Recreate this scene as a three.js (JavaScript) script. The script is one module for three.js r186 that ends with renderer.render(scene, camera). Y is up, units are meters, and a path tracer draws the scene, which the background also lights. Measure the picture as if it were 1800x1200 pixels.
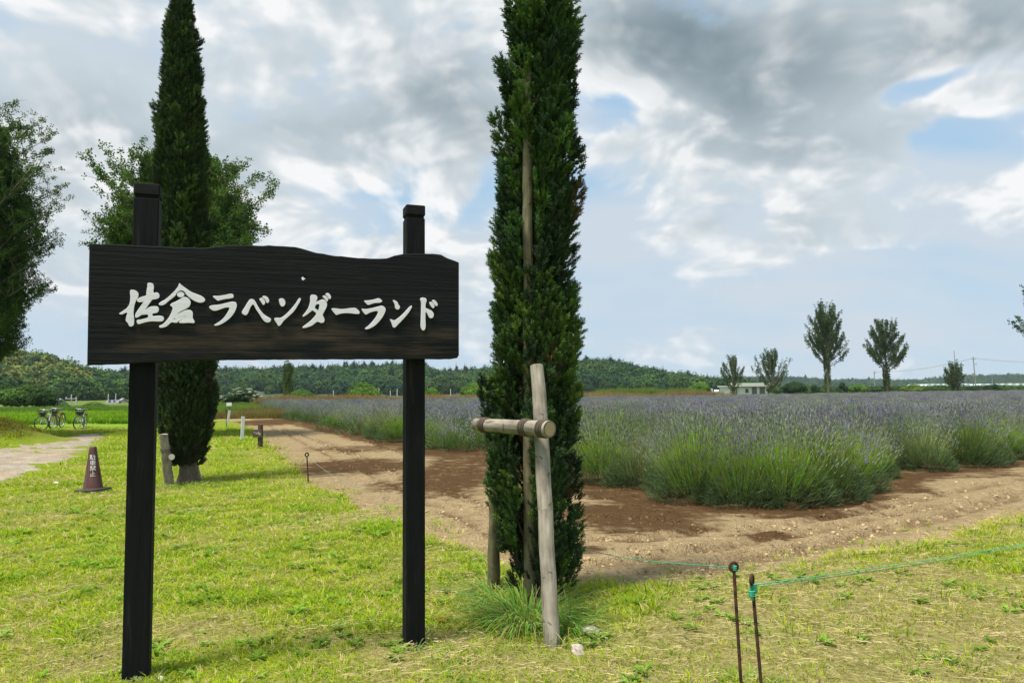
import * as THREE from 'three';
import { RoundedBoxGeometry } from 'three/addons/geometries/RoundedBoxGeometry.js';
import { mergeGeometries } from 'three/addons/utils/BufferGeometryUtils.js';

// ---------------------------------------------------------------- camera, sky, sun, exposure
const scene = new THREE.Scene();
const camera = new THREE.PerspectiveCamera(2 * Math.atan(600 / 1300) * 180 / Math.PI, 1.5, 0.1, 9000);
camera.position.set(0, 1.5, 0);
camera.rotation.order = 'YXZ';
camera.rotation.set(Math.atan(88 / 1300), 0, -0.0087);
camera.updateMatrixWorld(true);

const renderer = new THREE.WebGLRenderer({ antialias: true });
renderer.toneMapping = THREE.LinearToneMapping;
renderer.toneMappingExposure = 1.2;
renderer.shadowMap.enabled = true;
renderer.shadowMap.type = THREE.PCFSoftShadowMap;
renderer.setSize(1024, 682);

const SUN = new THREE.Vector3(-0.52, 1.9, 0.42).normalize();
const sun = new THREE.DirectionalLight(new THREE.Color(1.0, 0.95, 0.86), 5.0);
sun.position.copy(SUN).multiplyScalar(60);
sun.target.position.set(0, 0, -12);
sun.position.add(sun.target.position);
sun.castShadow = true; sun.shadow.radius = 22; sun.shadow.mapSize.set(4096, 4096);
Object.assign(sun.shadow.camera, { left: -40, right: 40, top: 40, bottom: -40, near: 1, far: 160 });
scene.add(sun, sun.target);
scene.fog = new THREE.FogExp2(new THREE.Color().setRGB(0.62, 0.74, 0.86), 0.00011);

// ---------------------------------------------------------------- helpers: random numbers, noise, colour
const rng = (seed) => { let a = seed >>> 0; return () => { a = (a + 0x6d2b79f5) | 0; let t = Math.imul(a ^ (a >>> 15), 1 | a); t = (t + Math.imul(t ^ (t >>> 7), 61 | t)) ^ t; return ((t ^ (t >>> 14)) >>> 0) / 4294967296; }; };
const lerp = (a, b, t) => a + (b - a) * t, clamp = (x, a = 0, b = 1) => x < a ? a : x > b ? b : x;
const sstep = (a, b, x) => { const t = clamp((x - a) / (b - a)); return t * t * (3 - 2 * t); };
const PERM = new Uint8Array(512), GX = new Float32Array(256), GY = new Float32Array(256);
{ const r = rng(77), p = [...Array(256).keys()]; for (let i = 255; i > 0; i--) { const j = Math.floor(r() * (i + 1)); [p[i], p[j]] = [p[j], p[i]]; } for (let i = 0; i < 512; i++) PERM[i] = p[i & 255]; for (let i = 0; i < 256; i++) { const a = r() * 6.2832; GX[i] = Math.cos(a); GY[i] = Math.sin(a); } }
function noise(x, y) {
  const xi = Math.floor(x), yi = Math.floor(y), fx = x - xi, fy = y - yi, X = xi & 255, Y = yi & 255;
  const u = fx * fx * fx * (fx * (fx * 6 - 15) + 10), v = fy * fy * fy * (fy * (fy * 6 - 15) + 10);
  const a = PERM[PERM[X] + Y], b = PERM[PERM[X + 1] + Y], c = PERM[PERM[X] + Y + 1], d = PERM[PERM[X + 1] + Y + 1];
  const n0 = GX[a] * fx + GY[a] * fy, n1 = GX[b] * (fx - 1) + GY[b] * fy, n2 = GX[c] * fx + GY[c] * (fy - 1), n3 = GX[d] * (fx - 1) + GY[d] * (fy - 1);
  return 1.5 * (n0 + (n1 - n0) * u + (n2 - n0 + (n0 - n1 - n2 + n3) * u) * v);
}
function fbm(x, y, oct = 4, gain = 0.5) { let s = 0, a = 0.5; for (let i = 0; i < oct; i++) { s += a * noise(x, y); x = x * 2.03 + 17.1; y = y * 2.03 - 9.7; a *= gain; } return s; }
const lin = (c) => { c /= 255; return c <= 0.04045 ? c / 12.92 : Math.pow((c + 0.055) / 1.055, 2.4); };
const V = (x, y, z) => new THREE.Vector3(x, y, z);

// where a direction of the photograph goes: the point at a given depth, or on the ground
const rayOf = (px, py) => V((px - 900) / 1300, (600 - py) / 1300, -1).applyQuaternion(camera.quaternion);
const at = (px, py, depth) => { const r = rayOf(px, py); return r.multiplyScalar(depth / -r.z).add(camera.position); };
const gr = (px, py, y = 0) => { const r = rayOf(px, py); return r.multiplyScalar((y - 1.5) / r.y).add(camera.position); };

// ---------------------------------------------------------------- sky: broken clouds over a pale blue summer sky
{
  const W = 4096, H = 2048, data = new Float32Array(W * H * 4), R2D = 180 / Math.PI;
  const azel = (px, py) => { const r = rayOf(px, py).normalize(); return [Math.atan2(r.x, -r.z) * R2D, Math.asin(r.y) * R2D]; };
  // [x, y, half width, half height, strength, slant] of cloud masses, openings and dark bases
  const blob = ([px, py, w, h, s, k = 0]) => [...azel(px, py), w / 22.7, h / 22.7, s, k];
  const COVER = [
    [1250, 60, 330, 130, 0.3], [1080, 10, 140, 50, 0.4], [240, 50, 230, 90, 0.34], [1470, 110, 190, 90, 0.3], [1350, 240, 240, 60, 0.2], [760, 190, 260, 110, 0.26], [1700, 40, 260, 80, 0.3], [1450, 160, 110, 90, 0.16], [1110, 320, 120, 90, 0.3], [1260, 370, 180, 70, 0.22, -0.3], [1500, 250, 240, 60, 0.25, 0.1],
    [1685, 190, 80, 30, 0.5, 0.12], [1520, 140, 34, 40, 0.4], [1480, 215, 150, 40, 0.4], [1780, 110, 90, 40, 0.4], [60, 110, 240, 110, 0.25], [520, 160, 140, 110, 0.2], [820, 490, 90, 100, 0.22], [60, 600, 140, 40, 0.18], [430, 260, 200, 90, 0.16], [120, 330, 160, 140, 0.16], [640, 400, 160, 60, 0.12], [1170, 380, 60, 26, 0.2],
    [1605, 148, 105, 36, -0.78, -0.1], [1575, 168, 46, 34, -0.35], [1745, 158, 80, 24, -0.6], [1064, 212, 74, 36, -0.55], [800, 375, 80, 46, -0.4], [620, 335, 80, 26, -0.35], [1440, 292, 130, 14, -0.35], [1680, 300, 160, 24, -0.3], [860, 300, 60, 40, -0.3],
    [1400, 540, 520, 120, -0.4], [600, 600, 700, 50, -0.1], [300, 420, 260, 120, 0.14], [1640, 330, 200, 60, 0.12],
  ].map(blob);
  const DARK = [[1170, 90, 210, 85, 0.95, 0.25], [1300, 25, 200, 70, 0.75], [740, 195, 150, 75, 0.9], [860, 130, 90, 80, 0.35], [1720, 40, 170, 70, 0.75], [1330, 400, 130, 30, 0.4], [1150, 420, 90, 24, 0.35], [130, 240, 170, 60, 0.3], [480, 230, 90, 40, 0.3], [1580, 240, 120, 26, 0.2], [270, 60, 120, 40, 0.2]].map(blob);
  const VEIL = [[1500, 390, 460, 80, 0.6], [1250, 520, 500, 80, 0.35], [1760, 330, 120, 60, 0.3], [480, 420, 250, 90, 0.25], [150, 480, 260, 120, 0.25]].map(blob);
  const sumOf = (list, az, el) => { let s = 0; for (const [a, e, w, h, k, sl] of list) { const dx = (az - a) / w, dy = (el - e + sl * (az - a)) / h, q = dx * dx + dy * dy; if (q < 7) s += k * Math.exp(-q); } return s; };
  const dens = (px, pz, oct) => 1.35 * densAt(px, pz, oct);
  const densAt = (px, pz, oct) => { const wx = fbm(px * 2.1 + 3, pz * 2.1, 3), wz = fbm(px * 2.1 - 8, pz * 2.1 + 5, 3); return fbm(px * 2.7 + wx * 0.36, pz * 2.7 + wz * 0.36, oct, 0.56); };
  for (let j = H / 2; j < H; j++) {
    const el = (j + 0.5) / H * 180 - 90, y = Math.sin(el / R2D), r = Math.cos(el / R2D);
    for (let i = 0; i < W; i++) {
      const th = ((i + 0.5) / W - 0.5) * 2 * Math.PI, x = Math.cos(th) * r, z = Math.sin(th) * r;
      const az = Math.atan2(x, -z) * R2D, k = 1 / (y + 0.36), px = x * k, pz = z * k;
      const wa = az + fbm(px * 3.1 + 9, pz * 3.1, 4) * 6.5, we = el + fbm(px * 3.1, pz * 3.1 + 70, 4) * 4, cov = sumOf(COVER, wa, we), dk = sumOf(DARK, wa, we), ve = sumOf(VEIL, az, el);
      const low = sstep(0.5, 13, el), d0 = dens(px, pz, 7) + cov * 1.1 + 0.2 * low - 0.1;
      // the same field a little towards the sun: a cloud's sunny side thins out that way
      const d1 = dens(px - 0.035, pz - 0.03, 5) + cov * 1.1 + 0.2 * low - 0.1;
      const c = sstep(-0.12, 0.4, d0), thick = sstep(0.12, 0.8, d0), edge = Math.pow(clamp((d0 - d1) * 2.1 + 0.47 + (0.5 - thick) * 0.12 + fbm(px * 1.3 - 20, pz * 1.9, 4) * 0.75), 1.7);
      const hz = Math.exp(-Math.max(el, 0) / 9), bl = sstep(4, 26, el);
      let R = lerp(lerp(0.33, 0.17, bl), 0.47, hz), G = lerp(lerp(0.52, 0.40, bl), 0.60, hz), B = lerp(lerp(0.69, 0.67, bl), 0.70, hz);
      const v = clamp(0.6 + fbm(px * 1.5 + 40, pz * 4.2, 5) * 1.0 + ve - 0.5 * Math.max(0, -cov)) * 0.85;
      R = lerp(R, 0.54, v); G = lerp(G, 0.595, v); B = lerp(B, 0.655, v);
      const dd = clamp(thick * 0.2 + dk * 0.66 + fbm(px * 3.2, pz * 3.2 + 60, 5) * 0.45 * thick), li = clamp(edge * (1 - 0.75 * dd) + 0.16 * (1 - dd));
      const cr = lerp(lerp(0.475, 0.175, dd), 0.78, li), cg = lerp(lerp(0.55, 0.235, dd), 0.79, li), cb = lerp(lerp(0.605, 0.27, dd), 0.795, li);
      const a = c * (0.55 + 0.45 * low), o = (j * W + i) * 4;
      data[o] = lerp(R, cr, a); data[o + 1] = lerp(G, cg, a); data[o + 2] = lerp(B, cb, a); data[o + 3] = 1;
    }
  }
  for (let j = 0; j < H / 2; j++) for (let i = 0; i < W; i++) { const o = (j * W + i) * 4; data[o] = 0.4; data[o + 1] = 0.45; data[o + 2] = 0.42; data[o + 3] = 1; }
  const t = new THREE.DataTexture(data, W, H, THREE.RGBAFormat, THREE.FloatType);
  t.mapping = THREE.EquirectangularReflectionMapping; t.magFilter = t.minFilter = THREE.LinearFilter; t.needsUpdate = true;
  scene.background = t; scene.environment = t;
}

// ---------------------------------------------------------------- helpers: objects
const taken = {};
const numbered = (n) => { const k = taken[n] = (taken[n] ?? -1) + 1; return k ? n + '_' + String(k).padStart(3, '0') : n; };
function tag(o, label, category, group, kind) { if (label) o.userData.label = label; if (category) o.userData.category = category; if (group) o.userData.group = group; if (kind) o.userData.kind = kind; return o; }
const shade = (m) => { m.castShadow = m.receiveShadow = true; return m; };
function part(name, geo, mat, parent = scene) { const m = shade(new THREE.Mesh(geo, mat)); m.name = parent === scene ? numbered(name) : name; parent.add(m); return m; }
function struct(name, geo, mat) { const m = part(name, geo, mat); m.userData.kind = 'structure'; return m; }
function thing(name, label, category, pos = V(0, 0, 0), turn = 0, group) { const g = new THREE.Group(); g.name = numbered(name); g.position.copy(pos); g.rotation.y = turn; scene.add(g); return tag(g, label, category, group); }
function copyOf(o, pos, turn, label, group) { const c = o.clone(); c.name = numbered(o.name.replace(/_\d{3}$/, '')); c.userData = { ...o.userData }; c.position.copy(pos); c.rotation.y = turn; scene.add(c); return tag(c, label, null, group); }
const _m = new THREE.Matrix4(), _q = new THREE.Quaternion(), _s = new THREE.Vector3(), _c = new THREE.Color();
const UPV = V(0, 1, 0);
// list of { p, q, s (number or vector), c [r, g, b] }
function inst(name, geo, mat, list, parent, kind = 'stuff') {
  const m = shade(new THREE.InstancedMesh(geo, mat, list.length));
  list.forEach((e, i) => { m.setMatrixAt(i, _m.compose(e.p, e.q, typeof e.s === 'number' ? _s.setScalar(e.s) : e.s)); m.setColorAt(i, _c.setRGB(e.c[0], e.c[1], e.c[2])); });
  m.name = parent ? name : numbered(name); (parent ?? scene).add(m); if (kind) m.userData.kind = kind; return m;
}
const quatUp = (dir, roll = 0) => new THREE.Quaternion().setFromUnitVectors(UPV, dir).multiply(_q.setFromAxisAngle(UPV, roll));

// raw triangles with colours
class Tris {
  constructor() { this.p = []; this.c = []; }
  tri(a, b, c, k) { this.p.push(a.x, a.y, a.z, b.x, b.y, b.z, c.x, c.y, c.z); if (k) for (let i = 0; i < 3; i++) this.c.push(k[0], k[1], k[2]); }
  quad(a, b, c, d, k) { this.tri(a, b, c, k); this.tri(a, c, d, k); }
  build() { const g = new THREE.BufferGeometry(); g.setAttribute('position', new THREE.Float32BufferAttribute(this.p, 3)); if (this.c.length) g.setAttribute('color', new THREE.Float32BufferAttribute(this.c, 3)); g.computeVertexNormals(); return g; }
  // a blade: a strip that bends and comes to a point
  blade(base, dir, side, len, w, bend, k, segs = 2) {
    const pt = (t) => base.clone().addScaledVector(dir, len * t).addScaledVector(bend, len * t * t);
    let l = base.clone().addScaledVector(side, -w / 2), r = base.clone().addScaledVector(side, w / 2);
    for (let i = 1; i < segs; i++) { const t = i / segs, c = pt(t), ww = w / 2 * (1 - t * 0.55), l2 = c.clone().addScaledVector(side, -ww), r2 = c.clone().addScaledVector(side, ww); this.quad(l, r, r2, l2, k); l = l2; r = r2; }
    this.tri(l, r, pt(1), k);
  }
  // a thin spindle of n sides
  spike(base, dir, len, w, k, n = 3, mid = 0.3) {
    const q = quatUp(dir), top = base.clone().addScaledVector(dir, len), m = base.clone().addScaledVector(dir, len * mid), ring = [];
    for (let i = 0; i < n; i++) ring.push(V(Math.cos(i / n * 6.283) * w / 2, 0, Math.sin(i / n * 6.283) * w / 2).applyQuaternion(q).add(m));
    for (let i = 0; i < n; i++) { const a = ring[i], b = ring[(i + 1) % n]; this.tri(b, a, top, k); if (mid > 0) this.tri(a, b, base, k); }
  }
}
// a tube through points with a radius at each; closed ends
function tube(pts, rad, sides = 8, closed = true, wob = 0, seed = 1) {
  const r = rng(seed), pos = [], uv = [], idx = [], n = pts.length; let ref = V(1, 0, 0.31).normalize(), len = 0;
  const add = (c, q, rr, v) => { for (let j = 0; j <= sides; j++) { const a = j / sides * 6.28318, k = rr * (1 + (j < sides ? wob * (r() - 0.5) : 0)), p = V(Math.cos(a) * k, 0, Math.sin(a) * k).applyQuaternion(q).add(c); pos.push(p.x, p.y, p.z); uv.push(j / sides * 2 * Math.PI * Math.max(rr, 0.005), v); } if (wob) { const e = pos.length, s = e - (sides + 1) * 3; for (let t = 0; t < 3; t++) pos[e - 3 + t] = pos[s + t]; } };
  for (let i = 0; i < n; i++) {
    const d = (i === 0 ? pts[1].clone().sub(pts[0]) : i === n - 1 ? pts[n - 1].clone().sub(pts[n - 2]) : pts[i + 1].clone().sub(pts[i - 1])).normalize();
    const x = ref.clone().addScaledVector(d, -ref.dot(d)).normalize(), z = x.clone().cross(d); ref = x;
    const q = new THREE.Quaternion().setFromRotationMatrix(new THREE.Matrix4().makeBasis(x, d, z));
    if (i) len += pts[i].distanceTo(pts[i - 1]);
    add(pts[i], q, Array.isArray(rad) ? rad[i] : rad, len);
  }
  for (let i = 0; i < n - 1; i++) for (let j = 0; j < sides; j++) { const a = i * (sides + 1) + j, b = a + sides + 1; idx.push(a, b, a + 1, a + 1, b, b + 1); }
  if (closed) for (const [row, flip] of [[0, false], [n - 1, true]]) { const c = pos.length / 3; pos.push(pts[row].x, pts[row].y, pts[row].z); uv.push(0, 0); const o = c + 1; for (let j = 0; j <= sides; j++) { const s = (row * (sides + 1) + j) * 3; pos.push(pos[s], pos[s + 1], pos[s + 2]); uv.push(Math.cos(j / sides * 6.283) * 0.05, Math.sin(j / sides * 6.283) * 0.05); } for (let j = 0; j < sides; j++) flip ? idx.push(c, o + j + 1, o + j) : idx.push(c, o + j, o + j + 1); }
  const g = new THREE.BufferGeometry(); g.setAttribute('position', new THREE.Float32BufferAttribute(pos, 3)); g.setAttribute('uv', new THREE.Float32BufferAttribute(uv, 2)); g.setIndex(idx); g.computeVertexNormals(); return g;
}
const bar = (a, b, r, sides = 8, r2 = r) => tube([a, b], [r, r2], sides);
const boxAt = (w, h, d, x, y, z, r = 0.004) => new RoundedBoxGeometry(w, h, d, 2, Math.min(r, w / 3, h / 3, d / 3)).translate(x, y, z);
function tint(geo, f) { const p = geo.attributes.position, c = new Float32Array(p.count * 3); for (let i = 0; i < p.count; i++) { const k = f(p.getX(i), p.getY(i), p.getZ(i)); c.set(k, i * 3); } geo.setAttribute('color', new THREE.BufferAttribute(c, 3)); return geo; }

// textures: a function of (u, v) in 0..1 giving [r, g, b] linear 0..1 -> sRGB bytes, or one number -> grey
function texture(w, h, f, { srgb = true, repeat = true } = {}) {
  const d = new Uint8Array(w * h * 4), enc = (c) => Math.round(255 * (c <= 0.0031308 ? 12.92 * clamp(c) : 1.055 * Math.pow(clamp(c), 1 / 2.4) - 0.055));
  for (let j = 0; j < h; j++) for (let i = 0; i < w; i++) { const k = f((i + 0.5) / w, (j + 0.5) / h), o = (j * w + i) * 4; if (typeof k === 'number') d[o] = d[o + 1] = d[o + 2] = Math.round(255 * clamp(k)); else for (let c = 0; c < 3; c++) d[o + c] = srgb ? enc(k[c]) : Math.round(255 * clamp(k[c])); d[o + 3] = 255; }
  const t = new THREE.DataTexture(d, w, h); t.magFilter = THREE.LinearFilter; t.minFilter = THREE.LinearMipmapLinearFilter; t.wrapS = t.wrapT = repeat ? THREE.RepeatWrapping : THREE.ClampToEdgeWrapping; if (srgb) t.colorSpace = THREE.SRGBColorSpace; t.needsUpdate = true; return t;
}
// noise that tiles over 0..1, n cells wide
const tile = (u, v, n, oct = 4) => { const a = u * 6.28318, b = v * 6.28318, k = n / 6.28; return 0.5 * (fbm(Math.cos(a) * k + 11, Math.sin(a) * k + Math.cos(b) * k * 1.37, oct) + fbm(Math.sin(b) * k - 5, Math.cos(a) * k * 0.9 + Math.sin(b) * k * 0.6 + Math.sin(a) * k * 0.77 + 31, oct)) * 1.6; };
const std = (o) => new THREE.MeshStandardMaterial({ roughness: 0.9, ...o });
const rgb = (r, g, b) => new THREE.Color().setRGB(r, g, b);
const leafMat = (through = 0.35, extra = {}) => new THREE.MeshPhysicalMaterial({ color: 0xffffff, roughness: 0.95, transmission: through, thickness: 0, side: THREE.DoubleSide, specularIntensity: 0.15, ...extra });
const dull = (o) => new THREE.MeshPhysicalMaterial({ roughness: 1, specularIntensity: 0.12, ...o });
// ---------------------------------------------------------------- ground: outlines of lawn, soil and gravel on the plain (x to the right, z towards the viewer)
const P2 = (list) => list.map(([x, y]) => { const p = gr(x, y); return [p.x, p.z]; });
const SOIL = [...P2([[398, 738], [430, 745], [470, 788], [530, 838], [600, 882], [700, 918], [770, 950], [850, 985], [905, 1012], [1020, 1026], [1130, 1036], [1290, 1014], [1450, 988], [1560, 968], [1700, 936], [1800, 914]]), [14, -14.5], [40, -33], [140, -110], [150, -150], [20, -95], [-28, -80], [-40, -66], [-30, -46]];
const GRAVEL = P2([[-60, 798], [0, 787], [60, 776], [110, 768], [165, 760], [196, 763], [172, 778], [138, 802], [100, 816], [50, 834], [0, 850], [-80, 868]]);
function sdf(poly, x, z) {           // signed distance, positive inside
  let d = 1e9, inside = false;
  for (let i = 0, j = poly.length - 1; i < poly.length; j = i++) {
    const [ax, az] = poly[j], [bx, bz] = poly[i], ex = bx - ax, ez = bz - az, wx = x - ax, wz = z - az;
    const t = clamp((wx * ex + wz * ez) / (ex * ex + ez * ez)), qx = wx - ex * t, qz = wz - ez * t; d = Math.min(d, qx * qx + qz * qz);
    if ((az > z) !== (bz > z) && x < ex * (z - az) / ez + ax) inside = !inside;
  }
  return Math.sqrt(d) * (inside ? 1 : -1);
}
const soilIn = (x, z) => sdf(SOIL, x, z) + fbm(x * 2.2, z * 2.2, 3) * 0.22 + fbm(x * 9, z * 9, 2) * 0.06;
const gravelIn = (x, z) => sdf(GRAVEL, x, z) + fbm(x * 0.9, z * 0.9, 4) * 0.8;
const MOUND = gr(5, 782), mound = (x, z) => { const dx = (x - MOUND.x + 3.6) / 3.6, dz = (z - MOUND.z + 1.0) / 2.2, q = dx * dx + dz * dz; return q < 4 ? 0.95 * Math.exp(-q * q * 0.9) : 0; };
const lawnY = (x, z) => fbm(x * 0.35, z * 0.35, 3) * 0.05 + fbm(x * 2.5 + 5, z * 2.5, 3) * 0.018 + mound(x, z);
// how dry and strawy the lawn is (0 green .. 1 straw)
const DRY = P2([[740, 1140], [560, 920], [500, 850], [1560, 1070], [1380, 1110], [1720, 1140], [110, 880], [130, 1140], [600, 1180], [960, 1160], [650, 870], [450, 800]]).map((p, i) => [...p, [0.35, 1.0, 1.3, 1.3, 0.6, 0.7, 1.2, 0.5, 0.4, 0.5, 0.6, 1.6][i], [0.45, 0.4, 0.35, 0.42, 0.4, 0.4, 0.25, 0.2, 0.25, 0.35, 0.3, 0.3][i]]);
function dryness(x, z) { let s = 0.34 + fbm(x * 0.8, z * 0.8, 4) * 0.75 + fbm(x * 4 + 9, z * 4, 3) * 0.35 + (x > 0.4 ? 0.12 : 0); for (const [a, b, r, k] of DRY) { const q = ((x - a) ** 2 + (z - b) ** 2) / (r * r); if (q < 6) s += k * Math.exp(-q); } return sstep(0.2, 0.85, s + (x > 0.8 ? 0.1 : 0)); }

// a sheet of ground in front of the viewer, finer where it is nearer: f(x, z) gives its height
function sheet(d0, d1, rows, cols, spread, x0, f, color) {
  const pos = new Float32Array((rows + 1) * (cols + 1) * 3), col = new Float32Array(pos.length), uv = new Float32Array((rows + 1) * (cols + 1) * 2), idx = [];
  for (let j = 0, n = 0; j <= rows; j++) {
    const d = d0 * Math.pow(d1 / d0, j / rows), hw = spread * (d + 2);
    for (let i = 0; i <= cols; i++, n++) {
      const x = x0 * d + hw * (2 * i / cols - 1), z = -(d - 2);
      pos.set([x, f(x, z), z], n * 3); uv.set([x, z], n * 2); col.set(color(x, z), n * 3);
      if (i < cols && j < rows) { const a = n, b = n + cols + 1; idx.push(a, a + 1, b, a + 1, b + 1, b); }
    }
  }
  const g = new THREE.BufferGeometry(); g.setAttribute('position', new THREE.BufferAttribute(pos, 3)); g.setAttribute('uv', new THREE.BufferAttribute(uv, 2)); g.setAttribute('color', new THREE.BufferAttribute(col, 3)); g.setIndex(idx); g.computeVertexNormals(); return g;
}
const mix3 = (a, b, t) => [lerp(a[0], b[0], t), lerp(a[1], b[1], t), lerp(a[2], b[2], t)];
const grit = texture(512, 512, (u, v) => { const k = 0.86 + 0.5 * tile(u, v, 26, 4) + 0.22 * tile(v, u, 90, 2); return [k, k, k]; }); grit.repeat.set(0.9, 0.9);
const gritBump = texture(512, 512, (u, v) => 0.5 + 0.7 * tile(u, v, 34, 4), { srgb: false }); gritBump.repeat.set(0.8, 0.8);

const soilBump = texture(1024, 1024, (u, v) => { const a = tile(u, v, 70, 3), b = tile(v, u, 160, 2); return 0.5 + 0.55 * a + 0.35 * b; }, { srgb: false }); soilBump.repeat.set(0.7, 0.7);
const soilGrain = texture(1024, 1024, (u, v) => { const a = tile(u, v, 60, 4), b = tile(v, u, 150, 2), k = 0.98 + 0.22 * a + 0.16 * b - 0.5 * sstep(0.2, 0.42, tile(u + 0.37, v, 44, 3)); return [k, k * 0.985, k * 0.97]; }); soilGrain.repeat.set(0.55, 0.55);
// the plain, out to the horizon
{
  const g = new THREE.RingGeometry(0.5, 7000, 90, 60).rotateX(-Math.PI / 2), p = g.attributes.position;
  for (let i = 0; i < p.count; i++) { const r = Math.hypot(p.getX(i), p.getZ(i)), k = 7000 * Math.pow(r / 7000, 3) + 0.5 * (1 - r / 7000); p.setXYZ(i, p.getX(i) * k / r, -0.32, p.getZ(i) * k / r); }
  tint(g, (x, y, z) => { const n = fbm(x * 0.012, z * 0.03, 4); return mix3([0.10, 0.16, 0.03], [0.16, 0.20, 0.05], clamp(0.5 + n)); });
  g.setAttribute('uv', new THREE.Float32BufferAttribute(Array.from({ length: p.count * 2 }, (_, i) => i % 2 ? p.getZ(i >> 1) : p.getX(i >> 1)), 2));
  struct('ground', g, dull({ vertexColors: true, map: grit }));
}
// mown lawn
const GREEN = [0.205, 0.28, 0.012], LUSH = [0.13, 0.22, 0.010], STRAW = [0.29, 0.24, 0.105], EARTH = [0.19, 0.13, 0.065];
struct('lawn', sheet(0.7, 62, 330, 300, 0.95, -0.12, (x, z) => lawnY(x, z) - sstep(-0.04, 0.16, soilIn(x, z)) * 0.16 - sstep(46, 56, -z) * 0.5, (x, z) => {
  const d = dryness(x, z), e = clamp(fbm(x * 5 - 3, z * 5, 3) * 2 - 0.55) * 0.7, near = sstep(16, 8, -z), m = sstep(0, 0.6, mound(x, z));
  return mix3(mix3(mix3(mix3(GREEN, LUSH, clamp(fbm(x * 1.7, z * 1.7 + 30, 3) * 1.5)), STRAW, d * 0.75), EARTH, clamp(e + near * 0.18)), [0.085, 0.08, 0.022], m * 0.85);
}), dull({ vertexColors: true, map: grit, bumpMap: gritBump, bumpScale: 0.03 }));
// tilled soil: pale where it has dried, dark brown where it is still moist
const MOIST = [[620, 818, 130, 15, 1], [790, 842, 100, 34, 1], [690, 850, 60, 14, 0.7], [800, 812, 60, 16, 0.9], [640, 787, 120, 7, 0.75], [480, 741, 90, 7, 1.1], [1120, 905, 150, 32, 1.1], [1200, 925, 80, 10, 0.8], [1350, 938, 85, 7, 0.9], [1400, 897, 140, 12, 1], [1570, 850, 60, 18, 1], [1700, 830, 110, 8, 0.8], [1020, 960, 60, 9, 0.8], [830, 900, 60, 12, 0.5]].map(([px, py, w, h, k]) => {
  const a = gr(px, py), b = gr(px + w, py), c = gr(px, py - h), d = gr(px, py + h); return [a.x, (c.z + d.z) / 2, Math.abs(b.x - a.x), Math.abs(c.z - d.z) / 2, k];
});
const RUTS = [[[470, 745], [560, 790], [700, 855], [800, 905], [870, 940]], [[560, 770], [680, 815], [780, 850], [860, 890]], [[1000, 900], [1150, 905], [1270, 928], [1425, 950]], [[1010, 940], [1120, 945], [1230, 930]], [[1180, 1000], [1400, 960], [1600, 915], [1800, 858]], [[1060, 985], [1250, 960], [1450, 925], [1650, 885]], [[500, 752], [600, 790], [720, 838], [830, 880]], [[640, 772], [740, 806], [850, 838]], [[1230, 1005], [1450, 955], [1650, 908], [1800, 868]], [[1330, 925], [1480, 905], [1640, 870], [1800, 838]]].map(P2);
const rutAt = (x, z) => { let s = 0; for (const l of RUTS) for (let i = 1; i < l.length; i++) { const [ax, az] = l[i - 1], [bx, bz] = l[i], ex = bx - ax, ez = bz - az, t = clamp(((x - ax) * ex + (z - az) * ez) / (ex * ex + ez * ez)), d = Math.hypot(x - ax - ex * t, z - az - ez * t); if (d < 0.5) { const q = d / 0.09; s = Math.max(s, Math.exp(-q * q)); } } return s; };
const moistAt = (x, z) => { let s = 0; for (const [a, b, w, h, k] of MOIST) { const q = ((x - a) / w) ** 2 + ((z - b) / h) ** 2; if (q < 5) s = Math.max(s, k * Math.exp(-q * q * 0.8)); } s = Math.max(s, 0.95 * sstep(0.95, 0.1, -sdf(FIELD, x, z))); return clamp((s + fbm(x * 1.3, z * 4.2, 4) * 0.6 + fbm(x * 7, z * 13, 4) * 0.45 - 0.40) * 2.2); };
const FIELD = [...P2([[1172, 886], [1060, 862], [960, 842], [850, 808], [760, 796], [700, 783], [600, 761], [500, 739]]), [-19, -58], [-26, -76], [0, -84], [26, -89], [50, -108], [82, -141], [125, -141], [120, -92], [40, -36], ...P2([[1900, 790], [1780, 812], [1660, 828], [1545, 846], [1500, 880], [1330, 894]])];
const soilY = (x, z) => -0.03 + fbm(x * 1.1, z * 1.1, 3) * 0.03 + fbm(x * 6, z * 6, 4) * 0.022 * (0.6 + 0.6 * noise(x * 0.7, z * 0.7)) - rutAt(x, z) * 0.024 + Math.max(0, rutAt(x + 0.16, z + 0.1) - rutAt(x, z)) * 0.03;
const DRYSOIL = [0.49, 0.365, 0.20], WETSOIL = [0.14, 0.080, 0.036];
struct('soil', sheet(4.2, 62, 420, 420, 0.85, 0.05, (x, z) => soilY(x, z) - sstep(0.02, -0.35, soilIn(x, z)) * 0.2 - sstep(50, 60, -z) * 0.5, (x, z) => {
  const m = clamp(moistAt(x, z) + rutAt(x, z) * 0.62 * sstep(-0.35, 0.15, fbm(x * 5, z * 5, 3))), k = 0.96 + fbm(x * 7, z * 7, 3) * 0.3; return mix3(DRYSOIL, WETSOIL, m).map((c) => c * k);
}), dull({ vertexColors: true, map: soilGrain, bumpMap: soilBump, bumpScale: 0.055 }));
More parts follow.
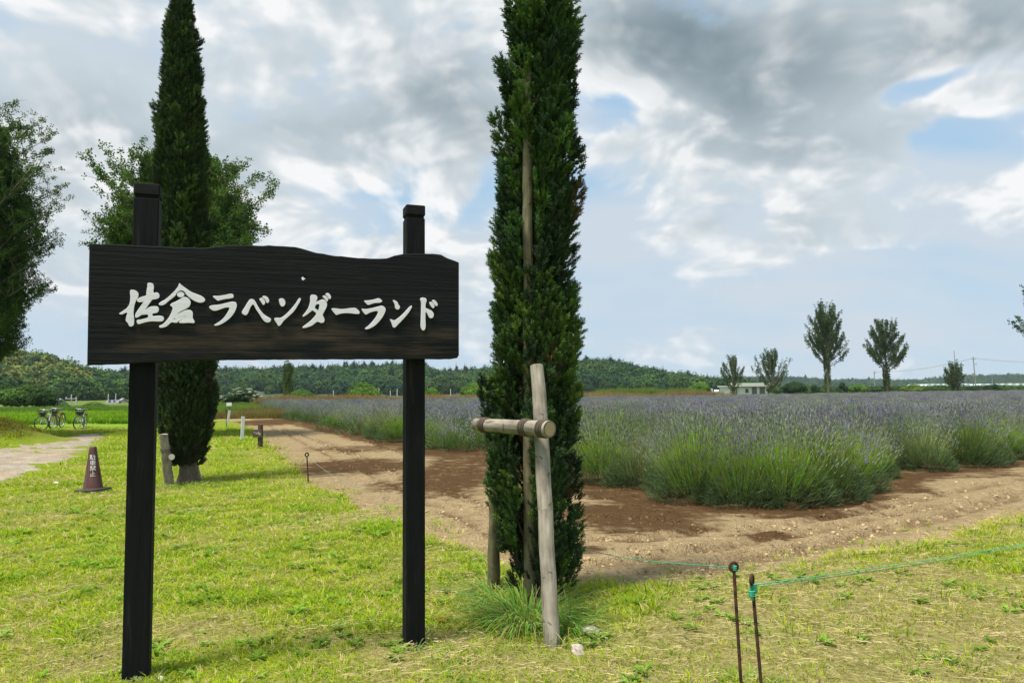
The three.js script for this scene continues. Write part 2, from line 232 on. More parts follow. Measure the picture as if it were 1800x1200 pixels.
// gravel track on the left
struct('gravel_path', sheet(8, 42, 150, 120, 0.32, -0.72, (x, z) => lawnY(x, z) * 0.6 + 0.012 + fbm(x * 3, z * 3, 2) * 0.02 - sstep(0.3, -0.4, gravelIn(x, z)) * 0.14, (x, z) => {
  const k = 0.95 + fbm(x * 2, z * 2, 4) * 0.5; return mix3([0.42, 0.375, 0.31], [0.44, 0.345, 0.22], clamp(0.5 + fbm(x * 0.5, z * 0.8, 3) * 1.5)).map((c) => c * k);
}), dull({ vertexColors: true, map: grit, bumpMap: gritBump, bumpScale: 0.04 }));
// rice paddy beyond the track, and the soil floor under the lavender
struct('rice_paddy', (() => { const g = new THREE.PlaneGeometry(80, 26, 80, 26).rotateX(-Math.PI / 2).translate(-58, 0, -46); tint(g, (x, y, z) => mix3([0.12, 0.235, 0.014], [0.17, 0.25, 0.03], clamp(0.5 + fbm(x * 0.15, z * 0.8, 3)))); const p = g.attributes.position; for (let i = 0; i < p.count; i++) p.setY(i, 0.03 + fbm(p.getX(i) * 0.3, p.getZ(i) * 0.3, 2) * 0.05 - sstep(-36, -33.5, p.getZ(i)) * 0.4); g.computeVertexNormals(); return g; })(), dull({ vertexColors: true }));
{ const r = rng(12), l = [], q = rng(13), t = new Tris(); for (let i = 0; i < 22; i++) { const a = q() * 6.28, e = q() * 0.5; t.blade(V(Math.cos(a) * 0.14 * q(), 0, Math.sin(a) * 0.14 * q()), V(Math.cos(a) * e, 1, Math.sin(a) * e).normalize(), V(-Math.sin(a), 0, Math.cos(a)), 0.22 + q() * 0.2, 0.03, V(Math.cos(a) * 0.2, -0.2, Math.sin(a) * 0.2), [[0.17, 0.33, 0.012], [0.23, 0.38, 0.015], [0.13, 0.27, 0.012]][i % 3], 2); }
  for (let i = 0; i < 9000; i++) { const x = -60 + r() * 46, z = -38 - r() * 20, m = 0.75 + r() * 0.4 + fbm(x * 0.2, z * 0.6, 2) * 0.5; if (x > -16 + (z + 36) * 0.3) continue; l.push({ p: V(x, 0.02, z), q: new THREE.Quaternion().setFromAxisAngle(UPV, r() * 6), s: 0.7 + r() * 0.6, c: [m, m, m] }); }
  tag(inst('rice_plants', t.build(), leafMat(0.35, { vertexColors: true }), l), 'young bright green rice plants in the paddy behind the bicycles', 'rice'); }
struct('field_soil', (() => { const s = new THREE.Shape(FIELD.map(([x, z]) => new THREE.Vector2(x, -z))); return new THREE.ShapeGeometry(s).rotateX(-Math.PI / 2).translate(0, -0.2, 0); })(), dull({ color: rgb(...WETSOIL) }));

// ---------------------------------------------------------------- grass, straw, clods: what nobody could count
{
  const r = rng(5), tufts = [[], [], []], straw = [], far = [];
  const mkTuft = (seed, n, spread, h, w, pal) => { const q = rng(seed), t = new Tris(); for (let i = 0; i < n; i++) { const a = q() * 6.283, rr = Math.sqrt(q()) * spread, lean = 0.25 + q() * 0.75, dir = V(Math.cos(a + q() - 0.5) * lean, 1, Math.sin(a + q() - 0.5) * lean).normalize(), side = V(-Math.sin(a + q()), 0, Math.cos(a + q())), k = pal[Math.floor(q() * pal.length)]; t.blade(V(Math.cos(a) * rr, -0.01, Math.sin(a) * rr), dir, side, h * (0.45 + q() * 0.75), w * (0.7 + q() * 0.6), V(Math.cos(a) * 0.25, -0.35, Math.sin(a) * 0.25), k, 2); } return t.build(); };
  const C = { y: [0.40, 0.48, 0.014], g: [0.26, 0.40, 0.014], d: [0.14, 0.29, 0.014], s: [0.55, 0.47, 0.22], p: [0.38, 0.42, 0.09] };
  const geos = [mkTuft(1, 20, 0.075, 0.06, 0.0065, [C.y, C.g, C.g, C.y, C.p, C.s]), mkTuft(2, 20, 0.08, 0.075, 0.007, [C.g, C.d, C.g, C.y]), mkTuft(3, 18, 0.085, 0.05, 0.005, [C.s, C.p, C.y, C.s])];
  const place = (x, z, big) => {
    const so = soilIn(x, z); if (so > 0.05 && r() > 0.16 * sstep(0.75, 0.05, so) * (1 + noise(x * 3, z * 3)) || gravelIn(x, z) > -0.1) return;
    const d = dryness(x, z), y = lawnY(x, z), lush = clamp(fbm(x * 1.7, z * 1.7 + 30, 3) * 1.6 + fbm(x * 5, z * 5 + 80, 2) * 0.6), k = r() < d * 0.62 ? 2 : r() < 0.15 + lush ? 1 : 0;
    if (r() < d * (x > 0.6 ? 0.6 : 0.3)) return;
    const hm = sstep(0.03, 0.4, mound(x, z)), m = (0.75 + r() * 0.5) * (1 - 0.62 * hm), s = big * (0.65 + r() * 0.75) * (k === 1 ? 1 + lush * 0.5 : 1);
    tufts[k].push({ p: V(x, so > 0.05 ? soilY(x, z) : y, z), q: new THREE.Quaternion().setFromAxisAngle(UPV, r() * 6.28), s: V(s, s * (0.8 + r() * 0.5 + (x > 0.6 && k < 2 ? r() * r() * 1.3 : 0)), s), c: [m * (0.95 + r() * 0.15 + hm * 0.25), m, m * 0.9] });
  };
  for (const [z0, z1, per, big, hw] of [[1.6, 4.5, 420, 0.8, 0.95], [4.5, 7.5, 330, 0.95, 0.85], [7.5, 12, 170, 1.2, 0.8], [12, 20, 70, 1.7, 0.8], [20, 34, 26, 2.4, 0.8]]) {
    const n = per * (z1 - z0) * hw * (z0 + z1);
    for (let i = 0; i < n; i++) { const d = Math.sqrt(lerp(z0 * z0, z1 * z1, r())), x = (r() * 2 - 1) * hw * d; place(x, -d, big); }
  }
  const gm = leafMat(0.4, { vertexColors: true });
  ['fresh mown grass of the lawn, yellowish green', 'lusher darker green tufts in the lawn', 'short dry stubble among the lawn grass'].forEach((l, k) => tag(inst(['lawn_grass', 'grass_tufts', 'grass_stubble'][k], geos[k], gm, tufts[k]), l, 'grass'));
  // dry cut stalks lying about
  const sg = (() => { const q = rng(9), t = new Tris(); for (let i = 0; i < 9; i++) { const a = q() * 6.283, d = V(Math.cos(a), (q() - 0.4) * 0.16, Math.sin(a)).normalize(); t.blade(V((q() - 0.5) * 0.16, 0.012 + q() * 0.02, (q() - 0.5) * 0.16), d, V(-Math.sin(a) * 0.6, 0.7, Math.cos(a) * 0.6).normalize(), 0.02 + q() * 0.05, 0.0024, V((q() - 0.5) * 0.5, -0.15, (q() - 0.5) * 0.5), [[0.56, 0.47, 0.25], [0.45, 0.37, 0.18], [0.62, 0.54, 0.32]][i % 3], 2); } return t.build(); })();
  for (const [z0, z1, per, big] of [[1.8, 7.5, 140, 1], [7.5, 13, 36, 1.2], [13, 26, 8, 1.5]]) for (let i = 0, n = per * (z1 - z0) * 0.85 * (z0 + z1); i < n; i++) {
    const d = Math.sqrt(lerp(z0 * z0, z1 * z1, r())), x = (r() * 2 - 1) * 0.85 * d, z = -d, k = dryness(x, z); if (soilIn(x, z) > 0.12 || gravelIn(x, z) > 0 || r() > k * k * 1.6 + 0.05) continue;
    const m = 0.7 + r() * 0.45; straw.push({ p: V(x, lawnY(x, z) + 0.004, z), q: new THREE.Quaternion().setFromAxisAngle(UPV, r() * 6.28), s: big * (0.7 + r() * 0.8), c: [m, m * (0.92 + r() * 0.1), m * 0.9] });
  }
  tag(inst('dry_straw', sg, leafMat(0.2, { vertexColors: true }), straw), 'pale dry cut stalks lying on the lawn', 'straw');
  // broad-leaved weeds
  const weeds = [], wg = (() => { const q = rng(21), t = new Tris(); for (let i = 0; i < 9; i++) { const a = i * 2.4 + q(), e = 0.2 + q() * 0.7, d = V(Math.cos(a), e, Math.sin(a)).normalize(), s = V(-Math.sin(a), 0, Math.cos(a)), L = 0.05 + q() * 0.05, b = V(0, 0.005, 0), m = b.clone().addScaledVector(d, L * 0.55).add(V(0, 0.004, 0)), tip = b.clone().addScaledVector(d, L).add(V(0, -0.012, 0)), w = L * 0.2; t.quad(b, m.clone().addScaledVector(s, w), tip, m.clone().add(V(0, -0.006, 0)), [0.2, 0.36, 0.035]); t.quad(b, m.clone().add(V(0, -0.006, 0)), tip, m.clone().addScaledVector(s, -w), [0.23, 0.39, 0.04]); } return t.build(); })();
  for (let i = 0; i < 3600; i++) { const d = 2 + Math.pow(r(), 0.7) * 9, x = (r() * 2 - 1) * 0.85 * d, z = -d; if (soilIn(x, z) > 0.03 || fbm(x * 1.3 + 50, z * 1.3, 3) < 0.02 || r() < (x > 0.6 ? 0.65 : 0.25)) continue; const m = 0.7 + r() * 0.6; weeds.push({ p: V(x, lawnY(x, z), z), q: new THREE.Quaternion().setFromAxisAngle(UPV, r() * 6.28), s: 0.4 + r() * 0.7, c: [m, m, m] }); }
  tag(inst('weed', wg, leafMat(0.4, { vertexColors: true }), weeds), 'small broad leaved weeds low in the grass', 'weeds');
  // clods of earth
  const cg = (() => { const g = new THREE.IcosahedronGeometry(1, 1), p = g.attributes.position; for (let i = 0; i < p.count; i++) { const x = p.getX(i), y = p.getY(i), z = p.getZ(i), k = 1 + noise(x * 1.7 + 3, z * 1.7 + y * 2.1) * 0.45; p.setXYZ(i, x * k * 1.15, y * k * 0.7, z * k); } g.computeVertexNormals(); return g; })(), clods = [];
  for (let i = 0; i < 45000; i++) {
    const d = 5 + Math.pow(r(), 1.6) * 30, x = (r() * 1.3 - 0.5) * d, z = -d, s = soilIn(x, z); if (s < -0.05 || sdf(FIELD, x, z) > 0.3) continue;
    const rough = rutAt(x, z) + rutAt(x + 0.15, z + 0.1) + clamp(fbm(x * 1.2, z * 1.2 + 20, 3) * 2) + (s < 0.4 ? 0.4 : 0); if (r() > 0.05 + rough * rough * 0.34) continue;
    const m = moistAt(x, z), k = 0.8 + r() * 0.5, e = (0.005 + Math.pow(r(), 6) * 0.016) * (1 + d * 0.03); clods.push({ p: V(x, soilY(x, z) + e * 0.2, z), q: new THREE.Quaternion().setFromEuler(new THREE.Euler(r(), r() * 6, r())), s: e, c: mix3(DRYSOIL, WETSOIL, m * 0.85).map((c) => c * k * 0.82) });
  }
  tag(inst('soil_clods', cg, dull({}), clods), 'clods and crumbs of earth on the tilled soil', 'soil clods');
}
// ---------------------------------------------------------------- lavender: a mound of leaves, and stems with flower spikes
function lavender(seed, { stems = 420, R = 0.5, H = 0.55, flower = 0.6, thick = 1, leaves = 500, green = [0.20, 0.28, 0.05], tone = 1 }) {
  const q = rng(seed), fol = new Tris(), fl = new Tris();
  const LEAF = [[0.095, 0.15, 0.065], [0.125, 0.18, 0.08], [0.07, 0.115, 0.05], [0.14, 0.22, 0.06]];
  const SP = [[0.26, 0.235, 0.37], [0.21, 0.195, 0.30], [0.30, 0.285, 0.38], [0.33, 0.33, 0.37]], BUD = [[0.30, 0.34, 0.24], [0.36, 0.38, 0.29], [0.26, 0.31, 0.19]];
  const wob = (a) => 0.86 + 0.3 * noise(Math.cos(a) * 1.1 + seed * 3.7, Math.sin(a) * 1.1), surf = (a, e) => V(Math.cos(a) * Math.sin(e) * R * wob(a), 0.03 + Math.max(0, Math.cos(e)) * H * 0.6 * (0.8 + 0.2 * wob(a)), Math.sin(a) * Math.sin(e) * R * wob(a));
  for (let i = 0; i < leaves; i++) {                              // the dense grey-green mound of twiggy needle leaves
    const a = q() * 6.283, e = Math.acos(1 - q() * 1.02), b = surf(a, e).multiplyScalar(0.68 + 0.32 * Math.sqrt(q()));
    const d = V(Math.cos(a) * (0.2 + Math.sin(e) * 0.8) + (q() - 0.5) * 1.5, 0.25 + q() * 1.1, Math.sin(a) * (0.2 + Math.sin(e) * 0.8) + (q() - 0.5) * 1.5).normalize();
    fol.blade(b, d, V(-Math.sin(a + q() * 3), q() - 0.5, Math.cos(a + q() * 3)).normalize(), (0.06 + q() * 0.09) * (thick > 1.5 ? 1.4 : 1), 0.0095 * thick, V((q() - 0.5) * 0.3, -0.1, (q() - 0.5) * 0.3), LEAF[Math.floor(q() * 4)], 2);
  }
  for (let i = 0; i < stems; i++) {                               // flower stems come out of the top and the upper sides of the mound
    const a = q() * 6.283, e = Math.pow(q(), 0.6) * 1.28, low = sstep(0.75, 1.28, e), b = surf(a, e).multiplyScalar(0.62); if (q() < low * 0.55) continue;
    const lean = e * 0.72, d = V(Math.cos(a) * Math.sin(lean) + (q() - 0.5) * 0.34, Math.cos(lean) + 0.1, Math.sin(a) * Math.sin(lean) + (q() - 0.5) * 0.34).normalize(), L = H * (0.5 + q() * 0.42) * (1 - 0.22 * low), bend = V((q() - 0.5) * 0.22, 0.14 * e, (q() - 0.5) * 0.22);
    const k = green.map((c) => c * (0.65 + q() * 0.6)), side = V(-Math.sin(a + q() - 0.5), 0, Math.cos(a + q() - 0.5));
    fol.blade(b, d, side, L, 0.0068 * thick, bend, k, 2);
    const tip = b.clone().addScaledVector(d, L * 0.93).addScaledVector(bend, L * 0.93 * 0.93), up = d.clone().addScaledVector(bend, 1.8).normalize();
    const pal = q() < flower ? SP : BUD; fl.spike(tip, up, 0.04 + q() * 0.04, (0.013 + q() * 0.005) * thick, pal[Math.floor(q() * pal.length)].map((c) => c * tone), 3, 0.35);
  }
  return [fol.build(), fl.build()];
}
const lavMat = leafMat(0.3, { vertexColors: true }), spikeMat = leafMat(0.15, { vertexColors: true });
const LAV = [{ flower: 0.85 }, { flower: 0.06, green: [0.27, 0.43, 0.05], stems: 820 }, { flower: 0.4, green: [0.22, 0.35, 0.055] }, { flower: 0.05, green: [0.32, 0.39, 0.14] }].map((o, i) => lavender(300 + i, { stems: 720, leaves: 3800, R: 0.66, H: 0.80, tone: 0.72, ...o }));
{
  const r = rng(31), protos = [], near = [];
  const bush = (x, z, s, v, label, group) => {
    near.push([x, z, s]);
    const pos = V(x, soilY(x, z) - 0.02, z);
    if (!protos[v]) {
      const t = protos[v] = thing('lavender_bush', label, 'lavender', pos, r() * 6.28, group);
      part('foliage', LAV[v][0], lavMat, t).userData.kind = 'stuff'; part('flower_spikes', LAV[v][1], spikeMat, t).userData.kind = 'stuff'; t.scale.set(s, s * (0.92 + r() * 0.2), s); return;
    }
    const c = copyOf(protos[v], pos, r() * 6.28, label, group); if (!group) delete c.userData.group; c.scale.set(s, s * (0.92 + r() * 0.2), s);
  };
  // the clump that juts out in front, bush by bush
  const put = (px, py, s, v, label) => { const p = gr(px, py); bush(p.x, p.z, s, v, label); };
  put(1226, 874, 1.12, 1, 'green spiky lavender bush at the front left corner of the jutting clump');
  put(1300, 881, 1.05, 2, 'leafy lavender bush, second from the left in the jutting front clump');
  put(1376, 881, 1.12, 1, 'lavender bush in the middle of the jutting front clump, few flowers');
  put(1446, 873, 1.08, 0, 'purple flowering lavender bush at the right of the jutting front clump');
  put(1486, 858, 1.05, 1, 'yellow green lavender bush on the right end of the front clump');
  put(1195, 860, 0.9, 3, 'pale green lavender bush behind the left corner of the front clump');
  put(1060, 845, 1.05, 1, 'bright green lavender bush just right of the staked cypress');
  put(1120, 850, 1.0, 3, 'grey green lavender bush left of the front clump, right of the staked cypress');
  put(1700, 815, 1.0, 0, 'purple lavender bush left of the yellow green bush near the right edge');
  put(1757, 803, 1.08, 1, 'yellow green bushy lavender near the right edge of the photo');
  // rows behind them
  const far = [], ok = (x, z) => near.every(([a, b, s]) => (a - x) ** 2 + (b - z) ** 2 > 0.42 * s);
  const dirX = V(0.80, 0, -0.6), rowsN = [];
  const cand = [], GAPS = P2([[1165, 868], [1548, 850]]);
  for (let i = -130; i < 230; i++) for (let j = 0; j < 330; j++) {
    const u = i * 1.0 + (r() - 0.5) * 0.26, w = j * 0.88 + (r() - 0.5) * 0.24, x = 1.2 + u * 0.82 - w * 0.45, z = -9.4 - u * 0.575 - w * 0.893;
    if (z < -170 || x > 8 - z * 0.85 || x < -40) continue; const s = sdf(FIELD, x, z); if (s < 0.34 + r() * 0.25 || GAPS.some(([a, b]) => { const dx = x - a, dz = z - b, al = dx * -0.45 - dz * 0.893, ac = dx * 0.893 - dz * 0.45; return al > -1 && al < 18 && Math.abs(ac) < 0.66 - al * 0.02; })) continue; cand.push([x, z, s]);
  }
  cand.sort((a, b) => b[1] - a[1]);
  const kindAt = (x, z) => { const g = fbm(x * 0.10 + 3, z * 0.05, 3) + fbm(x * 0.5, z * 0.35 + 9, 2) * 0.5 + (r() - 0.5) * 0.5; return g > 0.2 ? 1 : g > 0.02 ? 2 : g < -0.36 ? 3 : 0; };
  const NTH = ['first', 'second', 'third', 'fourth', 'fifth', 'sixth', 'seventh', 'eighth', 'ninth', 'tenth', 'eleventh', 'twelfth'], seen = [0, 0];
  for (const [x, z, s] of cand) {
    if (!ok(x, z)) continue; const v = s < 1.05 && r() < 0.75 ? (r() < 0.6 ? 1 : 2) : kindAt(x, z), right = x > -z * 0.1 ? 1 : 0;
    if (s < 0.8 && z > -26 && x < -z * 0.70 && seen[right] < 12) { const n = NTH[seen[right]++]; bush(x, z, 0.78 + r() * 0.42, v, right ? n + ' lavender bush from the jutting clump along the right hand soil track' : n + ' lavender bush back from the corner along the left soil strip', right ? 'lavender bushes along the right hand track' : 'lavender bushes along the left soil strip'); near.pop(); }
    else far.push([x, z, v]);
  }
  const field = thing('lavender_field', 'broad field of grey purple lavender stretching back to the trees', 'lavender field'); field.userData.kind = 'stuff';
  const LOD = [{ flower: 0.72 }, { flower: 0.2, green: [0.24, 0.38, 0.06] }, { flower: 0.5, green: [0.2, 0.3, 0.06] }, { flower: 0.25, green: [0.26, 0.31, 0.12] }].map((o, i) => { const [a, b] = lavender(400 + i, { stems: 260, leaves: 520, R: 0.64, H: 0.66, thick: 1.9, ...o }); return mergeGeometries([a, b]); });
  const q4 = (l) => [0, 1, 2, 3].map((v) => l.filter((e) => e.v === v));
  const mk = (l) => l.map(([x, z, v]) => { const m = 0.8 + r() * 0.35, s = 0.84 + r() * 0.38; return { v, p: V(x, -0.05, z), q: new THREE.Quaternion().setFromAxisAngle(UPV, r() * 6.28), s: V(s, s * (0.9 + r() * 0.22), s), c: [m, m, m] }; });
  const n = mk(far.filter((e) => e[1] > -19)), f = mk(far.filter((e) => e[1] <= -19));
  q4(n).forEach((l, v) => { if (l.length) { inst('lavender_foliage', LAV[v][0], lavMat, l, field); inst('lavender_flowers', LAV[v][1], spikeMat, l, field); } });
  q4(f).forEach((l, v) => l.length && inst('far_lavender', LOD[v], lavMat, l, field));
}
// ---------------------------------------------------------------- the signboard: two black posts, a live-edge plank, white brush characters
const woodTex = (seed, w, h, base, worn, grain, streak) => texture(w, h, (u, v) => {
  const warp = fbm(u * 4 + seed, v * 3, 4) * 0.35, g = fbm(u * 3 + seed * 3, (v + warp * 0.12) * grain, 4) * 0.9 + fbm(u * 26, v * grain * 6 + seed, 3) * 0.35, w2 = clamp(streak(u, v) + fbm(u * 5 + 9, v * 9 + seed, 4) * 0.9 - 0.25 + g * 0.35);
  return mix3(base, worn, w2).map((c) => c * (0.9 + g * 0.6));
}, { repeat: true });
const grainBump = texture(512, 512, (u, v) => 0.5 + fbm(u * 3, v * 46, 4) * 0.5 + fbm(u * 30, v * 190, 3) * 0.3, { srgb: false });
const postTex = woodTex(4, 256, 512, [0.008, 0.009, 0.0095], [0.065, 0.052, 0.04], 7, () => 0.06);
const A = gr(236, 1198), B = gr(731, 1137), DIR = B.clone().sub(A).setY(0).normalize(), NRM = V(-DIR.z, 0, DIR.x), TURN = Math.atan2(-DIR.z, DIR.x);
{
  const t = thing('signboard', 'dark wooden signboard with white brush lettering on two black posts', 'sign', A.clone().lerp(B, 0.5), TURN);
  const half = A.distanceTo(B) / 2, W = 0.124, postMat = new THREE.MeshPhysicalMaterial({ map: postTex, bumpMap: grainBump, bumpScale: 0.003, roughness: 0.8, specularIntensity: 0.35 });
  const local = (p) => p.sub(t.position).applyAxisAngle(UPV, -TURN);
  // posts stand behind the front line by half their width; a grooved cap on each
  for (const [sx, top, seed, wd] of [[-half, 2.66, 1, 0.128], [half, 2.655, 2, 0.116]]) {
    const r = rng(seed), body = new RoundedBoxGeometry(wd, top - 0.085 + 0.2, wd, 3, 0.006), p = body.attributes.position, uv = body.attributes.uv;
    body.translate(0, (top - 0.085 - 0.2) / 2, 0);
    for (let i = 0; i < p.count; i++) { const y = p.getY(i); p.setX(i, p.getX(i) + fbm(y * 1.2 + seed * 9, 3, 3) * 0.006); uv.setXY(i, y * 0.5 + seed * 0.37, (p.getX(i) + p.getZ(i)) * 3.1); }
    body.translate(sx, 0, -W / 2);
    const post = part('post', body, postMat, t), cap = [];
    const neck = new THREE.BoxGeometry(wd - 0.012, 0.02, wd - 0.012).translate(sx, top - 0.078, -W / 2), block = new RoundedBoxGeometry(wd + 0.004, 0.066, wd + 0.004, 3, 0.009).translate(sx, top - 0.036, -W / 2);
    part('post_cap', mergeGeometries([neck, block].map((g) => g.index ? g.toNonIndexed() : g)), postMat, post);
  }
  // the plank's outline, brought onto the plane of its face
  const TH = 0.062, face = TH + 0.001, o = t.position.clone().addScaledVector(NRM, face);
  const onFace = (px, py) => { const d = rayOf(px, py), k = o.clone().sub(camera.position).dot(NRM) / d.dot(NRM), p = local(d.multiplyScalar(k).add(camera.position)); return new THREE.Vector2(p.x, p.y); };
  const TOP = [[156, 428], [200, 429], [260, 432], [310, 434.5], [350, 435.5], [392, 432], [432, 430.5], [482, 431.5], [518, 433.5], [536, 438], [556, 444], [580, 448], [610, 451], [650, 454], [680, 453.5], [693, 449], [708, 446], [750, 445.5], [775, 447], [786, 453], [800, 458], [807, 461]];
  const LOW = [[807, 624], [804, 629], [795, 630.5], [700, 631], [600, 631], [500, 631.5], [400, 632], [340, 633], [280, 636], [220, 639], [152, 641.5]];
  const r = rng(8), pts = [];
  [[TOP, 1.0], [LOW, 0.45]].forEach(([l, amp]) => { for (let i = 0; i < l.length; i++) { pts.push(l[i]); if (i < l.length - 1) { const [x0, y0] = l[i], [x1, y1] = l[i + 1], n = Math.max(1, Math.floor(Math.hypot(x1 - x0, y1 - y0) / 9)); for (let k = 1; k < n; k++) pts.push([lerp(x0, x1, k / n), lerp(y0, y1, k / n) + (r() - 0.5) * amp * 1.6]); } } });
  const shp = new THREE.Shape(pts.map(([x, y]) => onFace(x, y)).reverse());
  const hole = new THREE.Path(); { const c = onFace(533, 488); for (let i = 0; i < 12; i++) { const a = -i / 12 * 6.283, k = 0.014 * (1 + 0.35 * Math.sin(i * 2.3)); i ? hole.lineTo(c.x + Math.cos(a) * k, c.y + Math.sin(a) * k * 0.85) : hole.moveTo(c.x + k, c.y); } hole.closePath(); shp.holes.push(hole); }
  const bg = new THREE.ExtrudeGeometry(shp, { depth: TH - 0.012, bevelEnabled: true, bevelThickness: 0.006, bevelSize: 0.005, bevelOffset: -0.005, bevelSegments: 2 }).translate(0, 0, 0.007);
  const bx = onFace(156, 540).x, uv = bg.attributes.uv, p = bg.attributes.position; for (let i = 0; i < p.count; i++) uv.setXY(i, (p.getX(i) - bx) / 2.2, p.getY(i) / 0.75 - 2.1 + p.getZ(i) * 3);
  const board = part('board', bg, new THREE.MeshPhysicalMaterial({ map: woodTex(2, 1024, 512, [0.008, 0.0095, 0.010], [0.085, 0.058, 0.038], 14, (u, v) => { const m = v > 0 ? v % 1 : v; return 0.5 * Math.exp(-(((m - 0.5) / 0.2) ** 2)) * (0.35 + sstep(0.02, 0.14, u) * sstep(0.98, 0.8, u)) - 0.1; }), bumpMap: grainBump, bumpScale: 0.0025, roughness: 0.75, specularIntensity: 0.4 }), t);
  // raised white characters: outlines read off in two views of the board, [x0, y0, scale]
  const Z1 = [190, 470, 6.207], Z2 = [470, 490, 5.625], white = std({ color: rgb(0.85, 0.81, 0.87), roughness: 0.6, bumpMap: grainBump, bumpScale: 0.001 });
  const path = (z, flat, Kind) => { const v = []; for (let i = 0; i < flat.length; i += 2) v.push(onFace(z[0] + flat[i] / z[2], z[1] + flat[i + 1] / z[2])); const c = new THREE.CatmullRomCurve3(v.map((q) => V(q.x, q.y, 0)), true, 'centripetal'); const k = new Kind(); k.setFromPoints(c.getPoints(flat.length * 2).slice(0, -1).map((q) => new THREE.Vector2(q.x, q.y))); return k; };
  const character = (z, strokes, holes = []) => {
    const gs = strokes.map((s, i) => { const sh = path(z, s, THREE.Shape); if (i === 0) holes.forEach((h) => sh.holes.push(path(z, h, THREE.Path))); return new THREE.ExtrudeGeometry(sh, { depth: 0.005, bevelEnabled: true, bevelThickness: 0.0015, bevelSize: 0.001, bevelOffset: -0.001, bevelSegments: 1 }).translate(0, 0, face + 0.0005); });
    part('character', mergeGeometries(gs), white, board);
  };
  character(Z1, [[243, 248, 300, 255, 328, 285, 322, 330, 300, 370, 282, 430, 275, 500, 282, 560, 275, 630, 250, 645, 228, 640, 215, 610, 192, 585, 195, 540, 205, 495, 180, 500, 150, 513, 120, 506, 130, 494, 160, 475, 205, 440, 232, 395, 240, 330],
    [432, 172, 485, 178, 497, 210, 495, 275, 535, 275, 557, 300, 552, 332, 520, 346, 480, 354, 455, 385, 430, 422, 402, 466, 440, 436, 500, 424, 540, 430, 552, 458, 538, 490, 510, 500, 485, 505, 483, 528, 560, 527, 600, 540, 606, 562, 588, 586, 540, 590, 480, 588, 420, 595, 370, 608, 325, 618, 310, 596, 314, 576, 345, 570, 400, 558, 430, 546, 436, 526, 424, 515, 395, 515, 360, 520, 330, 540, 300, 548, 292, 530, 300, 500, 340, 440, 372, 395, 385, 378, 340, 380, 315, 370, 314, 350, 332, 335, 370, 320, 412, 305, 415, 270, 425, 215]]);
  character(Z1, [[775, 175, 800, 195, 850, 230, 900, 265, 960, 290, 1020, 315, 1056, 350, 1044, 375, 1000, 385, 960, 375, 920, 355, 880, 325, 845, 290, 825, 262, 800, 252, 775, 258, 748, 280, 735, 304, 700, 335, 660, 365, 620, 400, 590, 413, 560, 412, 550, 400, 562, 385, 620, 350, 680, 300, 730, 250, 762, 205],
    [750, 288, 772, 271, 800, 268, 824, 282, 828, 305, 806, 325, 772, 326, 752, 308],
    [820, 322, 852, 327, 882, 347, 898, 376, 894, 408, 874, 436, 840, 455, 802, 474, 772, 491, 748, 516, 722, 546, 714, 566, 742, 562, 770, 548, 800, 535, 842, 528, 850, 536, 830, 547, 792, 570, 764, 590, 746, 604, 712, 602, 690, 600, 640, 640, 602, 655, 560, 656, 554, 640, 592, 620, 642, 570, 688, 492, 700, 438, 674, 412, 690, 394, 740, 370, 790, 342],
    [716, 556, 742, 520, 792, 490, 852, 465, 896, 466, 920, 490, 922, 550, 943, 597, 934, 607, 870, 605, 790, 608, 770, 600, 792, 572, 832, 548, 852, 536, 842, 527, 800, 534, 770, 547, 742, 562]]);
  character(Z1, [[1140, 315, 1200, 312, 1280, 300, 1340, 288, 1364, 300, 1364, 328, 1330, 338, 1260, 348, 1212, 360, 1194, 363, 1168, 345], [1100, 430, 1130, 415, 1200, 408, 1280, 390, 1350, 375, 1385, 378, 1402, 405, 1394, 450, 1370, 500, 1330, 550, 1280, 590, 1230, 620, 1170, 637, 1155, 630, 1200, 600, 1250, 560, 1295, 500, 1320, 442, 1290, 437, 1240, 450, 1190, 468, 1150, 472, 1115, 455]]);
  character(Z1, [[1565, 345, 1590, 355, 1612, 387, 1642, 440, 1690, 505, 1740, 540, 1774, 562, 1770, 586, 1750, 600, 1720, 598, 1690, 575, 1650, 515, 1610, 455, 1580, 405, 1560, 420, 1540, 460, 1520, 505, 1500, 522, 1475, 515, 1457, 495, 1462, 475, 1490, 430, 1520, 380, 1542, 352], [1648, 345, 1672, 333, 1700, 350, 1712, 375, 1706, 400, 1690, 410, 1672, 385], [1680, 318, 1710, 312, 1740, 330, 1755, 360, 1746, 385, 1728, 386, 1710, 350]]);
  character(Z2, [[65, 393, 84, 386, 130, 385, 180, 350, 230, 300, 275, 245, 310, 195, 325, 192, 328, 206, 300, 260, 265, 315, 215, 365, 160, 415, 125, 460, 106, 466, 90, 440, 72, 414], [115, 200, 150, 195, 171, 216, 175, 245, 160, 270, 136, 272, 119, 246]]);
  character(Z2, [[425, 165, 450, 158, 480, 165, 492, 185, 486, 212, 480, 228, 510, 216, 548, 205, 575, 220, 588, 250, 580, 285, 560, 325, 545, 360, 555, 380, 563, 405, 555, 430, 530, 437, 505, 428, 488, 426, 450, 455, 400, 478, 350, 487, 344, 480, 380, 450, 430, 410, 470, 365, 480, 345, 455, 320, 442, 314, 420, 330, 380, 360, 350, 375, 346, 366, 375, 330, 405, 280, 420, 225], [543, 172, 566, 166, 590, 185, 598, 206, 589, 225, 571, 206], [572, 150, 596, 142, 615, 155, 627, 184, 620, 199, 605, 199, 590, 174]], [[482, 252, 512, 253, 509, 285, 500, 313, 482, 301, 465, 290]]);
